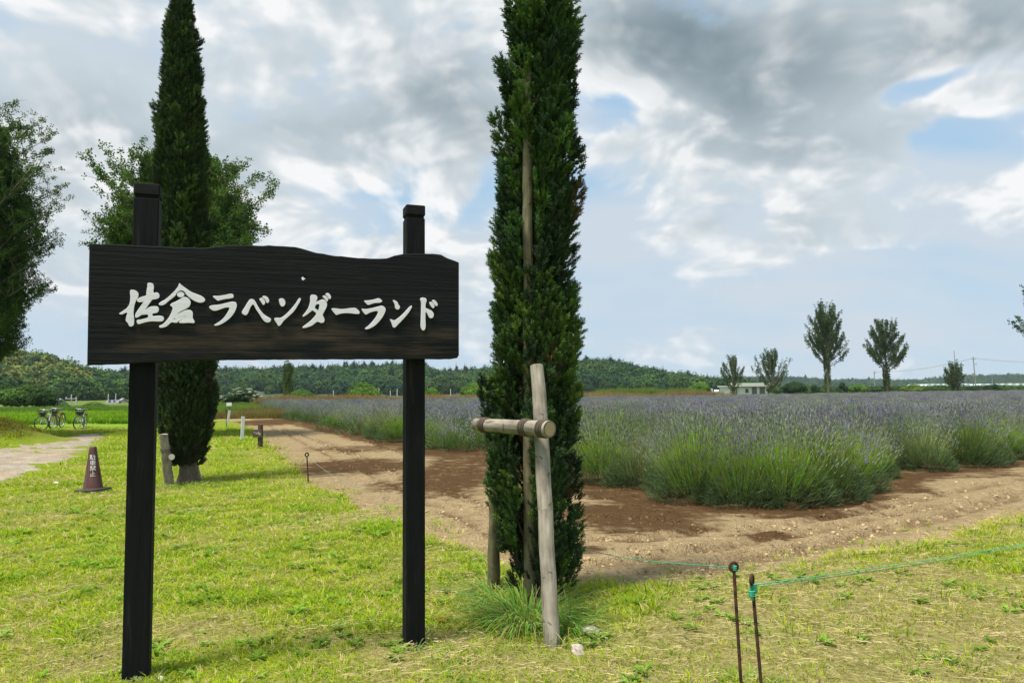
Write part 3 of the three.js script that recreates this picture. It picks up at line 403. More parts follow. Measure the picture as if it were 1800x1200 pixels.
  character(Z2, [[632, 297, 660, 293, 740, 300, 820, 290, 868, 290, 890, 305, 910, 330, 904, 345, 880, 348, 800, 340, 740, 342, 700, 352, 680, 357, 655, 335]]);
  character(Z2, [[955, 218, 990, 215, 1050, 205, 1100, 193, 1120, 205, 1132, 222, 1115, 235, 1060, 240, 1010, 255, 994, 258, 975, 245], [930, 298, 965, 300, 1030, 290, 1090, 275, 1130, 267, 1155, 280, 1167, 302, 1160, 332, 1135, 380, 1095, 430, 1050, 470, 1000, 495, 970, 500, 963, 491, 1000, 460, 1050, 405, 1080, 360, 1090, 322, 1060, 320, 1010, 335, 970, 353, 945, 330]]);
  character(Z2, [[1210, 400, 1234, 405, 1252, 411, 1300, 380, 1350, 335, 1390, 290, 1418, 266, 1427, 270, 1405, 320, 1370, 365, 1330, 410, 1290, 450, 1258, 482, 1240, 478, 1225, 440], [1240, 212, 1262, 216, 1286, 235, 1293, 255, 1308, 275, 1300, 298, 1280, 305, 1262, 290, 1258, 260]]);
  character(Z2, [[1510, 195, 1536, 186, 1565, 195, 1572, 216, 1565, 240, 1564, 288, 1590, 300, 1630, 325, 1643, 350, 1635, 380, 1620, 390, 1600, 385, 1580, 350, 1564, 324, 1560, 400, 1562, 470, 1550, 508, 1530, 508, 1515, 480, 1515, 400, 1518, 300, 1518, 240], [1598, 235, 1620, 230, 1645, 255, 1650, 275, 1640, 290, 1622, 280], [1625, 215, 1646, 210, 1670, 230, 1682, 255, 1674, 270, 1655, 262, 1640, 240]]);
}
// ---------------------------------------------------------------- weathered round wood
const barkTex = texture(256, 512, (u, v) => { const g = fbm(u * 14, v * 5, 4), c = fbm(u * 40 + 3, v * 6, 3), k = clamp(0.5 + g * 0.7 + c * 0.45); return mix3([0.13, 0.105, 0.08], [0.34, 0.29, 0.225], k); });
const barkBump = texture(256, 512, (u, v) => 0.5 + fbm(u * 34, v * 7, 4) * 0.7, { srgb: false });
const poleTex = texture(256, 1024, (u, v) => { const g = fbm(u * 10 + 5, v * 6, 4), c = fbm(u * 60, v * 5 + 9, 3), k = clamp(0.55 + g * 0.8 + c * 0.5), knot = (fbm(u * 9, v * 16 + 40, 3) > 0.38 ? 0.5 : 1) * (1 - 0.6 * sstep(0.3, 0.42, fbm(u * 24 + 7, v * 2.4, 3))); return mix3([0.15, 0.125, 0.095], [0.46, 0.41, 0.33], k).map((x) => x * knot); });
const poleMat = std({ map: poleTex, color: rgb(0.82, 0.82, 0.8), bumpMap: barkBump, bumpScale: 0.004 }), mossMat = std({ map: poleTex, color: rgb(0.5, 0.5, 0.34), bumpMap: barkBump, bumpScale: 0.004 });
const endMat = std({ map: texture(128, 128, (u, v) => { const r = Math.hypot(u - 0.5, v - 0.5) * 2, g = 0.5 + 0.5 * Math.sin(r * 34 + fbm(u * 6, v * 6, 2) * 3); return mix3([0.30, 0.21, 0.11], [0.50, 0.38, 0.22], g * 0.6 + 0.2).map((c) => c * (1 - 0.55 * sstep(0.8, 1, r))); }) });
const darkBark = std({ map: barkTex, color: rgb(0.55, 0.52, 0.5), bumpMap: barkBump, bumpScale: 0.02 });
const barkMat = std({ map: barkTex, bumpMap: barkBump, bumpScale: 0.02 });
const ropeMat = std({ color: rgb(0.10, 0.075, 0.055), roughness: 1 });
function disc(name, c, nrm, r, mat, parent) { const g = new THREE.CircleGeometry(r, 20); g.applyQuaternion(new THREE.Quaternion().setFromUnitVectors(V(0, 0, 1), nrm)).translate(c.x, c.y, c.z); return part(name, g, mat, parent); }
function pole(name, a, b, r0, r1, mat, parent, seed = 1) { const r = rng(seed), n = 10, pts = [], rad = []; for (let i = 0; i <= n; i++) { const t = i / n; pts.push(a.clone().lerp(b, t).add(V((r() - 0.5) * 0.008, 0, (r() - 0.5) * 0.008))); rad.push(lerp(r0, r1, t) * (1 + (r() - 0.5) * 0.05)); } return part(name, tube(pts, rad, 16, true, 0.04, seed), mat, parent); }
function lashing(parent, c, axis, r, turns, seed) { const q = quatUp(axis.clone().normalize()), rr = rng(seed), pts = []; for (let i = 0; i <= turns * 14; i++) { const a = i / 14 * 6.283, k = i / (turns * 14); pts.push(V(Math.cos(a) * r, (k - 0.5) * 0.06 + (rr() - 0.5) * 0.006, Math.sin(a) * r).applyQuaternion(q).add(c)); } return part('rope_lashing', tube(pts, 0.0055, 5, true), ropeMat, parent); }

// ---------------------------------------------------------------- cypress: sprays of scale leaves gathered in upright plumes
function spray(seed, n, w) { const q = rng(seed), t = new Tris(); t.spike(V(0, 0, 0), V(0, 1, 0), 1, w * 1.2, [1, 1, 1], 3, 0.2); for (let i = 0; i < n; i++) { const h = 0.04 + 0.84 * (i / n), a = i * 2.4 + q(), e = 0.45 + q() * 0.5, d = V(Math.cos(a) * e, 0.85, Math.sin(a) * e).normalize(), m = 0.75 + q() * 0.5; t.spike(V(0, h, 0), d, (0.46 - 0.27 * h) * (0.7 + q() * 0.6), w, [m, m, m], 3, 0.3); } return t.build(); }
const sprayGeo = [spray(1, 20, 0.085), spray(2, 16, 0.10)], conMat = leafMat(0.22, { vertexColors: true, specularIntensity: 0.5 });
// profile(h) gives [centre x, centre z, radius] at height h, relative to the base
function cypressCrown(tree, { seed, h0, h1, profile, plumes, per, size, pal, skip = () => false, core = 0, lean = 0.12, plumeW = 0.09, plumeL = 0.42, rag = 0 }) {
  const r = rng(seed), lists = [[], []], twigs = [], B = tree.position;
  const put = (p, d, s, c, in_) => { if (skip(p, in_)) return; lists[r() < 0.5 ? 0 : 1].push({ p, q: quatUp(d, r() * 6.28), s: V(s * (0.8 + r() * 0.4), s, s * (0.8 + r() * 0.4)), c }); };
  for (let i = 0; i < plumes; i++) {
    const h = h0 + (h1 - h0) * ((i + r()) / plumes), [cx, cz, R] = profile(h), a = i * 2.39996 + r() * 0.7, L = plumeL * (0.55 + r() * 0.8) * clamp(R / 0.3, 0.5, 1), wv = plumeW * (0.7 + r() * 0.7) * clamp(R / 0.28, 0.45, 1), out = Math.max(0.015, (R - wv * 0.8 - L * (lean + 0.14) * 0.75 - size * 0.45) * (0.72 + r() * (rag ? 0.5 : 0.3)));
    const b = V(cx + Math.cos(a) * out, h, cz + Math.sin(a) * out), ax = V(Math.cos(a) * (lean + r() * 0.28) + (r() - 0.5) * 0.25, 1, Math.sin(a) * (lean + r() * 0.28) + (r() - 0.5) * 0.25).normalize();
    if (rag && noise(a * 0.0 + Math.cos(a) * 1.3 + 7, h * 1.9 + Math.sin(a) * 1.3) < -rag) continue; const tone = pal(h / h1, r), q = quatUp(ax), nn = per * (0.6 + 0.6 * L / plumeL);
    twigs.push([b.clone().multiplyScalar(0).add(V(cx, h - 0.12, cz)), b.clone().addScaledVector(ax, L * 0.55)]);
    for (let k = 0; k < nn; k++) {
      const t = Math.pow(r(), 0.85), an = r() * 6.283, wr = wv * Math.sin(Math.PI * Math.min(0.97, 0.16 + t * 0.82)) * (0.45 + 0.55 * Math.sqrt(r())), p = V(Math.cos(an) * wr, t * L, Math.sin(an) * wr).applyQuaternion(q).add(b);
      const d = V(Math.cos(an) * 0.55, 1, Math.sin(an) * 0.55).applyQuaternion(q).add(V((r() - 0.5) * 0.7, (r() - 0.5) * 0.3, (r() - 0.5) * 0.7)).normalize(), m = 0.7 + r() * 0.6;
      put(p, d, size * (0.65 + r() * 0.6), tone.map((c) => c * m), false);
    }
  }
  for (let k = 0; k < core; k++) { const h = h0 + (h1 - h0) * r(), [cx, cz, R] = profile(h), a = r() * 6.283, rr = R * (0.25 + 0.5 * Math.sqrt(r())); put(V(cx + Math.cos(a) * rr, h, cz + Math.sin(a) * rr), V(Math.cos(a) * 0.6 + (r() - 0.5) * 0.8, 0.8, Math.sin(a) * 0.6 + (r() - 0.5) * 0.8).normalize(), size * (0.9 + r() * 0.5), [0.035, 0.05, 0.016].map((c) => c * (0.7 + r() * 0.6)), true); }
  const crown = new THREE.Group(); crown.name = 'crown'; tree.add(crown); crown.userData.kind = 'stuff';
  lists.forEach((l, i) => inst('foliage', sprayGeo[i], conMat, l, crown));
  part('branches', mergeGeometries(twigs.map(([a, b]) => tube([a, a.clone().lerp(b, 0.5).add(V(0, -0.03, 0)), b], [0.013, 0.009, 0.003], 4, false))), std({ color: rgb(0.085, 0.06, 0.042) }), tree);
}
const profileOf = (rows, base, depth) => {           // rows of [py, left px, right px] -> centre and radius by height
  const tab = rows.map(([py, l, r]) => { const a = at(l, py, depth), b = at(r, py, depth); return [(a.y + b.y) / 2 - base.y, (a.x + b.x) / 2 - base.x, (b.x - a.x) / 2]; }).sort((a, b) => a[0] - b[0]);
  return (h) => { let i = 1; while (i < tab.length - 1 && tab[i][0] < h) i++; const [h0, c0, r0] = tab[i - 1], [h1, c1, r1] = tab[i], t = clamp((h - h0) / (h1 - h0)); return [lerp(c0, c1, t), 0, lerp(r0, r1, t)]; };
};
// the staked cypress in the middle
{
  const base = gr(938, 1046), D = -base.z, t = thing('cypress_tree', 'tall shaggy cypress tied to wooden stakes, right of the sign', 'tree', base);
  const prof = profileOf([[-260, 948, 968], [-160, 932, 984], [-60, 922, 994], [0, 914, 1002], [60, 903, 1003], [95, 888, 1014], [200, 884, 1024], [300, 868, 1025], [400, 873, 1022], [480, 864, 1010], [560, 861, 1015], [640, 859, 1018], [720, 862, 1014], [760, 858, 1008], [800, 849, 1022], [860, 846, 1027], [920, 853, 1022], [980, 856, 1026], [1040, 872, 1034], [1070, 930, 1026]], base, D);
  part('trunk', tube([V(0, -0.1, 0), V(0.02, 0.6, 0.02), V(0.0, 2, 0), V(0.06, 4, 0), V(0.1, 5.6, 0)], [0.075, 0.06, 0.05, 0.03, 0.008], 10, true, 0.1, 4), barkMat, t);
  const pf = at(930, 500, D - 0.17).sub(base), G = [[0.05, 0.118, 0.022], [0.034, 0.084, 0.022], [0.085, 0.17, 0.022], [0.024, 0.06, 0.018]];
  const winTop = at(930, 292, D).y - base.y, winLow = at(930, 488, D).y - base.y, gapTop = at(920, 745, D).y - base.y, gapLow = at(920, 1000, D).y - base.y;
  cypressCrown(t, { seed: 11, h0: 0.04, h1: prof && (at(950, -250, D).y - base.y), profile: prof, rag: 0.2, plumes: 520, per: 76, size: 0.08, core: 1500, plumeW: 0.082, plumeL: 0.46,
    pal: (h, r) => { const g = r() < 0.03 ? [0.13, 0.1, 0.045] : G[Math.floor(r() * 4)], k = 0.75 + r() * 0.5 + (h < 0.35 ? 0.3 : 0); return g.map((c, i) => c * k * (i === 0 && h < 0.4 ? 1.15 : 1)); },
    skip: (p) => (p.z > pf.z - 0.05 && Math.abs(p.x - pf.x) < 0.06 && p.y > winLow && p.y < winTop) || (p.z > -0.02 && Math.abs(p.x + 0.06) < 0.055 && p.y > gapLow && p.y < gapTop) || (p.y < 0.3 && p.x < -0.16) });
  // the tall stake against the trunk
  const s = thing('tall_stake', 'tall grey pole standing inside the foliage of the staked cypress', 'stake', base.clone().add(V(pf.x, 0, pf.z)));
  pole('pole', V(-0.015, -0.15, -0.02), V(0.0, at(928, 140, D).y, 0), 0.047, 0.034, mossMat, s, 5);
  // props: a leaning stake in front, one behind, a log lashed across
  const fa = gr(975, 1140), fb = at(944, 643, 5.05), cl = at(838, 746, 5.22), cr = at(966, 754, 4.66), ra = gr(866, 1032), rb = at(873, 752, 5.55);
  const u = thing('tree_support', 'weathered wooden props with a lashed crossbar in front of the middle cypress', 'tree support', fa.clone());
  const L = (p) => p.clone().sub(fa);
  pole('front_stake', V(0, -0.2, 0).add(L(fa)), L(fb), 0.05, 0.046, poleMat, u, 6); disc('cut_end', L(fb).add(V(0, 0.0035, 0)), V(0, 1, 0), 0.043, endMat, u);
  pole('crossbar', L(cl), L(cr), 0.043, 0.052, poleMat, u, 7); const cd = cr.clone().sub(cl).normalize(); disc('cut_end', L(cr).addScaledVector(cd, 0.003), cd, 0.048, endMat, u); disc('cut_end', L(cl).addScaledVector(cd, -0.003), cd.clone().negate(), 0.04, endMat, u);
  pole('rear_stake', L(ra).add(V(0, -0.15, 0)), L(rb), 0.05, 0.042, mossMat, u, 8);
  for (const [k, sd] of [[0.13, 1], [0.70, 2], [0.93, 3]]) lashing(u, L(cl.clone().lerp(cr, k)), cd, 0.0565 - (1 - k) * 0.008, 4, sd);
}
// the big cypress on the left
{
  const base = gr(327, 848), D = -base.z, t = thing('cypress_tree', 'tall dense dark cypress behind the left end of the sign', 'tree', base);
  const prof = profileOf([[-60, 317, 321], [-30, 313, 325], [0, 309, 330], [60, 298, 338], [100, 290, 344], [200, 279, 355], [300, 271, 365], [430, 264, 368], [560, 266, 376], [640, 268, 383], [700, 270, 384], [740, 270, 382], [770, 276, 376], [795, 288, 370], [818, 302, 356], [835, 312, 344]], base, D);
  part('trunk', tube([V(0, -0.1, 0), V(0, 0.02, 0), V(0, 0.16, 0), V(0.01, 0.45, 0), V(0, 2, 0), V(-0.05, 8.1, 0)], [0.19, 0.155, 0.12, 0.11, 0.09, 0.02], 14, true, 0.16, 9), darkBark, t);
  const G = [[0.048, 0.092, 0.017], [0.036, 0.072, 0.017], [0.066, 0.118, 0.018], [0.028, 0.056, 0.014]];
  cypressCrown(t, { seed: 23, h0: 0.27, h1: at(318, -58, D).y, profile: prof, plumes: 620, per: 62, size: 0.125, core: 7000, plumeW: 0.115, plumeL: 0.55, lean: 0.08,
    pal: (h, r) => { if (h < 0.36 && r() < 0.05) return [0.12, 0.085, 0.045]; const g = G[Math.floor(r() * 4)], k = 0.75 + r() * 0.5; return g.map((c) => c * k); } });
  const pa = gr(299, 852), pb = at(287, 764, 12.15), pc = gr(351, 843), pd = at(339, 806, 12.8), e = at(352, 804, 12.0);
  const u = thing('tree_support', 'short grey leaning props roped at the foot of the left cypress', 'tree support', pa.clone()), L = (p) => p.clone().sub(pa);
  pole('front_stake', L(pa).add(V(0, -0.15, 0)), L(pb), 0.078, 0.066, poleMat, u, 12); disc('cut_end', L(pb).add(V(0, 0.004, 0)), V(0, 1, 0), 0.062, endMat, u);
  pole('rear_stake', L(pc).add(V(0, -0.15, 0)), L(pd), 0.066, 0.06, poleMat, u, 13);
  const cb = at(300, 803, 12.5); pole('crossbar', L(cb), L(at(301, 803, 12.02)), 0.05, 0.05, poleMat, u, 14); disc('cut_end', L(at(301, 803, 12.015)), V(0.2, 0, 1).normalize(), 0.047, std({ color: rgb(0.5, 0.47, 0.4) }), u);
  for (const k of [0.55, 0.72]) lashing(u, L(pa.clone().lerp(pb, k)), pb.clone().sub(pa), 0.08, 2, 30 + k * 10);
}

// ---------------------------------------------------------------- broad-leaved trees
const leafGeo = (() => { const q = rng(41), t = new Tris(); for (let i = 0; i < 9; i++) { const d = V(q() - 0.5, (q() - 0.5) * 0.8, q() - 0.5).normalize(), c = V((q() - 0.5) * 1.5, (q() - 0.5) * 1.5, (q() - 0.5) * 1.5), s = d.clone().cross(V(q() - 0.5, q() - 0.5, q() - 0.5)).normalize(), L = 0.5 + q() * 0.3, tip = c.clone().addScaledVector(d, L), m = c.clone().addScaledVector(d, L * 0.4), k = 0.75 + q() * 0.5; t.quad(c, m.clone().addScaledVector(s, L * 0.34), tip, m.clone().addScaledVector(s, -L * 0.34), [k, k, k]); } return t.build(); })();
const broadMat = leafMat(0.42, { vertexColors: true });
// limbs grow upward from a trunk; leaf clumps sit along the outer twigs
function broadTree(name, label, base, { seed, height, trunkH, spread, limbs, r0, up = 0.9, clumps, size, pal, group, dense = 1, vase = false, skirt = 0, fill = 0, gaps = -0.05, width = (t) => Math.sin(Math.PI * Math.min(1, 0.12 + t * 0.86)) }) {
  const r = rng(seed), t = thing(name, label, 'tree', base, 0, group), wood = [], spots = [], top = V((r() - 0.5) * 0.4, height * 0.93, (r() - 0.5) * 0.4);
  const trunk = [V(0, -0.2, 0), V(0, trunkH * 0.5, 0), V(top.x * 0.3, height * 0.4, top.z * 0.3), V(top.x * 0.6, height * 0.7, top.z * 0.6), top];
  const tk = part('trunk', tube(trunk, [r0 * 1.25, r0, r0 * 0.72, r0 * 0.4, r0 * 0.08], 8, true, 0.08, seed), barkMat, t), curve = new THREE.CatmullRomCurve3(trunk);
  for (let i = 0; i < limbs; i++) {
    const k = i / limbs, h = lerp(trunkH, height * 0.86, Math.pow(k, 1.1)), a = i * 2.4 + r() * 0.8, w = width((h - trunkH) / (height - trunkH)) * spread, s = curve.getPoint(clamp((h + 0.2) / (height * 0.93 + 0.2) * 0.98)); s.y = h;
    const L = Math.max(0.5, w * (0.75 + r() * 0.4)), upk = up * (0.7 + r() * 0.6), e1 = s.clone().add(V(Math.cos(a) * L * 0.5, L * 0.45 * upk, Math.sin(a) * L * 0.5)), e2 = s.clone().add(V(Math.cos(a) * L * (vase ? 0.85 : 1), L * (vase ? 1.25 : 0.95) * upk, Math.sin(a) * L * (vase ? 0.85 : 1)));
    if (e2.y > height) e2.y = height - r() * 0.5; const rr = Math.max(0.012, r0 * 0.35 * (1 - k * 0.6)); wood.push(tube([s, e1, e2], [rr, rr * 0.65, rr * 0.15], 5, false));
    const n = Math.round(4 + L * 3.2 * dense);
    for (let j = 0; j < n; j++) { const q = 0.25 + 0.78 * (j + r()) / n, p = q < 0.5 ? s.clone().lerp(e1, q * 2) : e1.clone().lerp(e2, (q - 0.5) * 2), tl = (0.3 + r() * 0.7) * (0.32 + L * 0.2), d = V(Math.cos(a) * 0.5 + (r() - 0.5) * 1.6, 0.25 + r() * 0.9 * up, Math.sin(a) * 0.5 + (r() - 0.5) * 1.6).normalize(), e = p.clone().addScaledVector(d, tl); wood.push(tube([p, e], [rr * 0.22 + 0.004, 0.004], 3, false)); spots.push([p, e]); }
  }
  if (skirt) for (let i = 0; i < skirt; i++) { const h = r() * trunkH, a = r() * 6.28, p = V(Math.cos(a) * r0, h, Math.sin(a) * r0); spots.push([p, p.clone().add(V(Math.cos(a) * 0.4, 0.5, Math.sin(a) * 0.4))]); }
  const limbsMesh = part('limbs', mergeGeometries(wood), barkMat, t), list = []; limbsMesh.userData.kind = 'stuff';
  for (let i = 0; i < clumps; i++) { const [p, e] = spots[Math.floor(r() * spots.length)], k = Math.pow(r(), 0.6), c = p.clone().lerp(e, k * 1.1).add(V(r() - 0.5, r() - 0.5, r() - 0.5).multiplyScalar(size * 1.5)), m = 0.65 + r() * 0.6, g = pal[Math.floor(r() * pal.length)]; list.push({ p: c, q: new THREE.Quaternion().setFromEuler(new THREE.Euler(r() * 6, r() * 6, r() * 6)), s: size * (0.7 + r() * 0.6), c: g.map((x) => x * m) }); }
  for (let i = 0; i < fill; i++) {                                // leaves all through the crown, in masses with gaps between
    const k = r(), h = lerp(trunkH, height * 0.99, k), an = r() * 6.283, R = spread * width(k) * (0.86 + 0.34 * noise(Math.cos(an) * 1.6 + seed, Math.sin(an) * 1.6 + h * 0.75)) * (0.9 + 0.22 * noise(Math.cos(an) * 4 + seed, Math.sin(an) * 4 + h * 2)), rr = R * Math.pow(r(), 0.42), p = V(Math.cos(an) * rr, h + (r() - 0.5) * 0.3, Math.sin(an) * rr);
    if (noise(p.x * 1.15 + p.y * 0.5 + seed, p.z * 1.15 + p.y * 0.9) < gaps - (rr / R < 0.6 ? 0.25 : 0)) continue;
    const m = 0.65 + r() * 0.6, g = pal[Math.floor(r() * pal.length)]; list.push({ p, q: new THREE.Quaternion().setFromEuler(new THREE.Euler(r() * 6, r() * 6, r() * 6)), s: size * (0.65 + r() * 0.6), c: g.map((x) => x * m) });
  }
  inst('crown', leafGeo, broadMat, list, t);
  return t;
}
const POP = [[0.07, 0.14, 0.026], [0.05, 0.105, 0.022], [0.1, 0.18, 0.03]], POPR = [[0.085, 0.14, 0.05], [0.06, 0.105, 0.04], [0.115, 0.17, 0.055]];
{
  const b = gr(-34, 742); broadTree('poplar_tree', 'large leafy tree cut off by the left edge of the photo', V(b.x * 0.62 - 1.2, 0, b.z * 0.62), { seed: 3, height: 12.2, trunkH: 2.8, spread: 2.9, limbs: 150, r0: 0.26, up: 0.7, clumps: 16000, fill: 70000, gaps: -0.3, size: 0.1, pal: POP, dense: 1.3, width: (t) => t < 0.1 ? 0.72 + t * 2.4 : t < 0.55 ? 0.96 : Math.sqrt(Math.max(0, 1 - ((t - 0.5) / 0.5) ** 2)) });
  broadTree('poplar_tree', 'broad leafy tree standing behind the left cypress and the sign', V(at(312, 700, 27).x, 0, -27), { seed: 17, height: 10.3, trunkH: 1.6, spread: 2.9, limbs: 120, r0: 0.22, up: 0.85, clumps: 11000, fill: 85000, gaps: -0.4, size: 0.12, pal: [[0.085, 0.165, 0.028], [0.062, 0.125, 0.024], [0.115, 0.205, 0.03]], dense: 1.2, width: (t) => t < 0.35 ? 0.35 + t * 1.2 : t < 0.62 ? 0.85 + (t - 0.35) * 0.6 : 1 - (t - 0.62) * 1.5 });
}
// ---------------------------------------------------------------- small things by the path
const dark = std({ color: rgb(0.02, 0.02, 0.022), roughness: 0.55 }), steel = std({ color: rgb(0.55, 0.56, 0.57), metalness: 0.9, roughness: 0.35 });
{ // traffic cone with its writing
  const p = gr(163, 864), t = thing('traffic_cone', 'faded maroon traffic cone with white writing on the lawn', 'traffic cone', p.clone().setY(lawnY(p.x, p.z) + 0.02), -0.25);
  t.rotation.z = 0.045; const D = -p.z, H = 0.68, prof = [[0.045, H], [0.05, H - 0.004], [0.056, H - 0.03], [0.148, 0.05], [0.156, 0.035]];
  const plastic = std({ roughness: 0.65, map: texture(128, 128, (u, v) => { const n = fbm(u * 6, v * 14, 4); return mix3([0.085, 0.028, 0.026], [0.15, 0.07, 0.065], clamp(0.4 + n * 1.1)); }) });
  const body = part('cone_body', new THREE.LatheGeometry([[0.026, H - 0.012], [0.036, H], ...prof].map(([x, y]) => new THREE.Vector2(x * 0.93, y)).reverse(), 32), plastic, t);
  const sh = new THREE.Shape(), q = 0.2, c = 0.05; sh.moveTo(-q + c, -q).lineTo(q - c, -q).lineTo(q, -q + c).lineTo(q, q - c).lineTo(q - c, q).lineTo(-q + c, q).lineTo(-q, q - c).lineTo(-q, -q + c).closePath();
  part('base', new THREE.ExtrudeGeometry(sh, { depth: 0.022, bevelEnabled: true, bevelSize: 0.006, bevelThickness: 0.006, bevelSegments: 2 }).rotateX(-Math.PI / 2).translate(0, 0.006, 0), std({ color: rgb(0.05, 0.047, 0.045), roughness: 0.8 }), t);
  const cv = document.createElement('canvas'); cv.width = 96; cv.height = 384; const g = cv.getContext('2d'); g.fillStyle = '#4d2c2a'; g.fillRect(0, 0, 96, 384); g.fillStyle = g.strokeStyle = '#e4e4e2'; g.lineWidth = 7; g.lineCap = 'butt';
  const S = (oy, l) => { g.beginPath(); for (const [x0, y0, x1, y1] of l) { g.moveTo(x0 * 0.92 + 4, oy + y0); g.lineTo(x1 * 0.92 + 4, oy + y1); } g.stroke(); };
  S(4, [[6, 8, 44, 8], [10, 8, 10, 56], [10, 24, 42, 24], [10, 40, 42, 40], [26, 8, 26, 54], [6, 56, 46, 56], [44, 54, 44, 84], [44, 84, 34, 84], [8, 66, 6, 82], [18, 66, 18, 80], [30, 66, 32, 80], [60, 6, 76, 16], [52, 28, 94, 28], [56, 54, 92, 54], [50, 84, 96, 84], [73, 28, 73, 84]]);
  S(100, [[8, 12, 92, 12], [50, 2, 50, 90], [16, 26, 84, 26], [16, 26, 16, 60], [84, 26, 84, 60], [16, 43, 84, 43], [16, 60, 84, 60], [4, 76, 96, 76]]);
  S(196, [[4, 14, 46, 14], [25, 2, 25, 44], [24, 16, 6, 38], [26, 16, 46, 38], [54, 14, 96, 14], [75, 2, 75, 44], [74, 16, 56, 38], [76, 16, 96, 38], [18, 50, 82, 50], [6, 63, 94, 63], [50, 63, 50, 90], [50, 90, 40, 86], [26, 70, 10, 86], [74, 70, 92, 86]]);
  S(292, [[50, 6, 50, 82], [50, 42, 86, 42], [22, 34, 22, 82], [4, 82, 96, 82]]);
  const tex = new THREE.CanvasTexture(cv); tex.colorSpace = THREE.SRGBColorSpace; tex.anisotropy = 8;
  const y0 = 0.225, y1 = 0.565, rad = (y) => lerp(0.148, 0.056, (y - 0.05) / (H - 0.08)) * 0.93 + 0.0016, n = 8, pos = [], uv = [], idx = [];
  for (let j = 0; j <= 6; j++) for (let i = 0; i <= n; i++) { const y = lerp(y0, y1, j / 6), r = rad(y), w = 0.048, a = Math.PI / 2 - 0.72 + 0.0 + (0.5 - i / n) * 2 * w / r; pos.push(Math.cos(a) * r, y, Math.sin(a) * r); uv.push(i / n, j / 6); }
  for (let j = 0; j < 6; j++) for (let i = 0; i < n; i++) { const a = j * (n + 1) + i, b = a + n + 1; idx.push(a, a + 1, b, a + 1, b + 1, b); }
  const pg = new THREE.BufferGeometry(); pg.setAttribute('position', new THREE.Float32BufferAttribute(pos, 3)); pg.setAttribute('uv', new THREE.Float32BufferAttribute(uv, 2)); pg.setIndex(idx); pg.computeVertexNormals();
  part('printed_writing', pg, std({ map: tex, roughness: 0.6, side: THREE.DoubleSide }), body);
  const st = new THREE.BoxGeometry(0.03, 0.026, 0.002); st.rotateY(-0.72 - 0.5).translate(-0.098, 0.125, 0.092); part('sticker', st, std({ color: rgb(0.7, 0.68, 0.62) }), body);
}
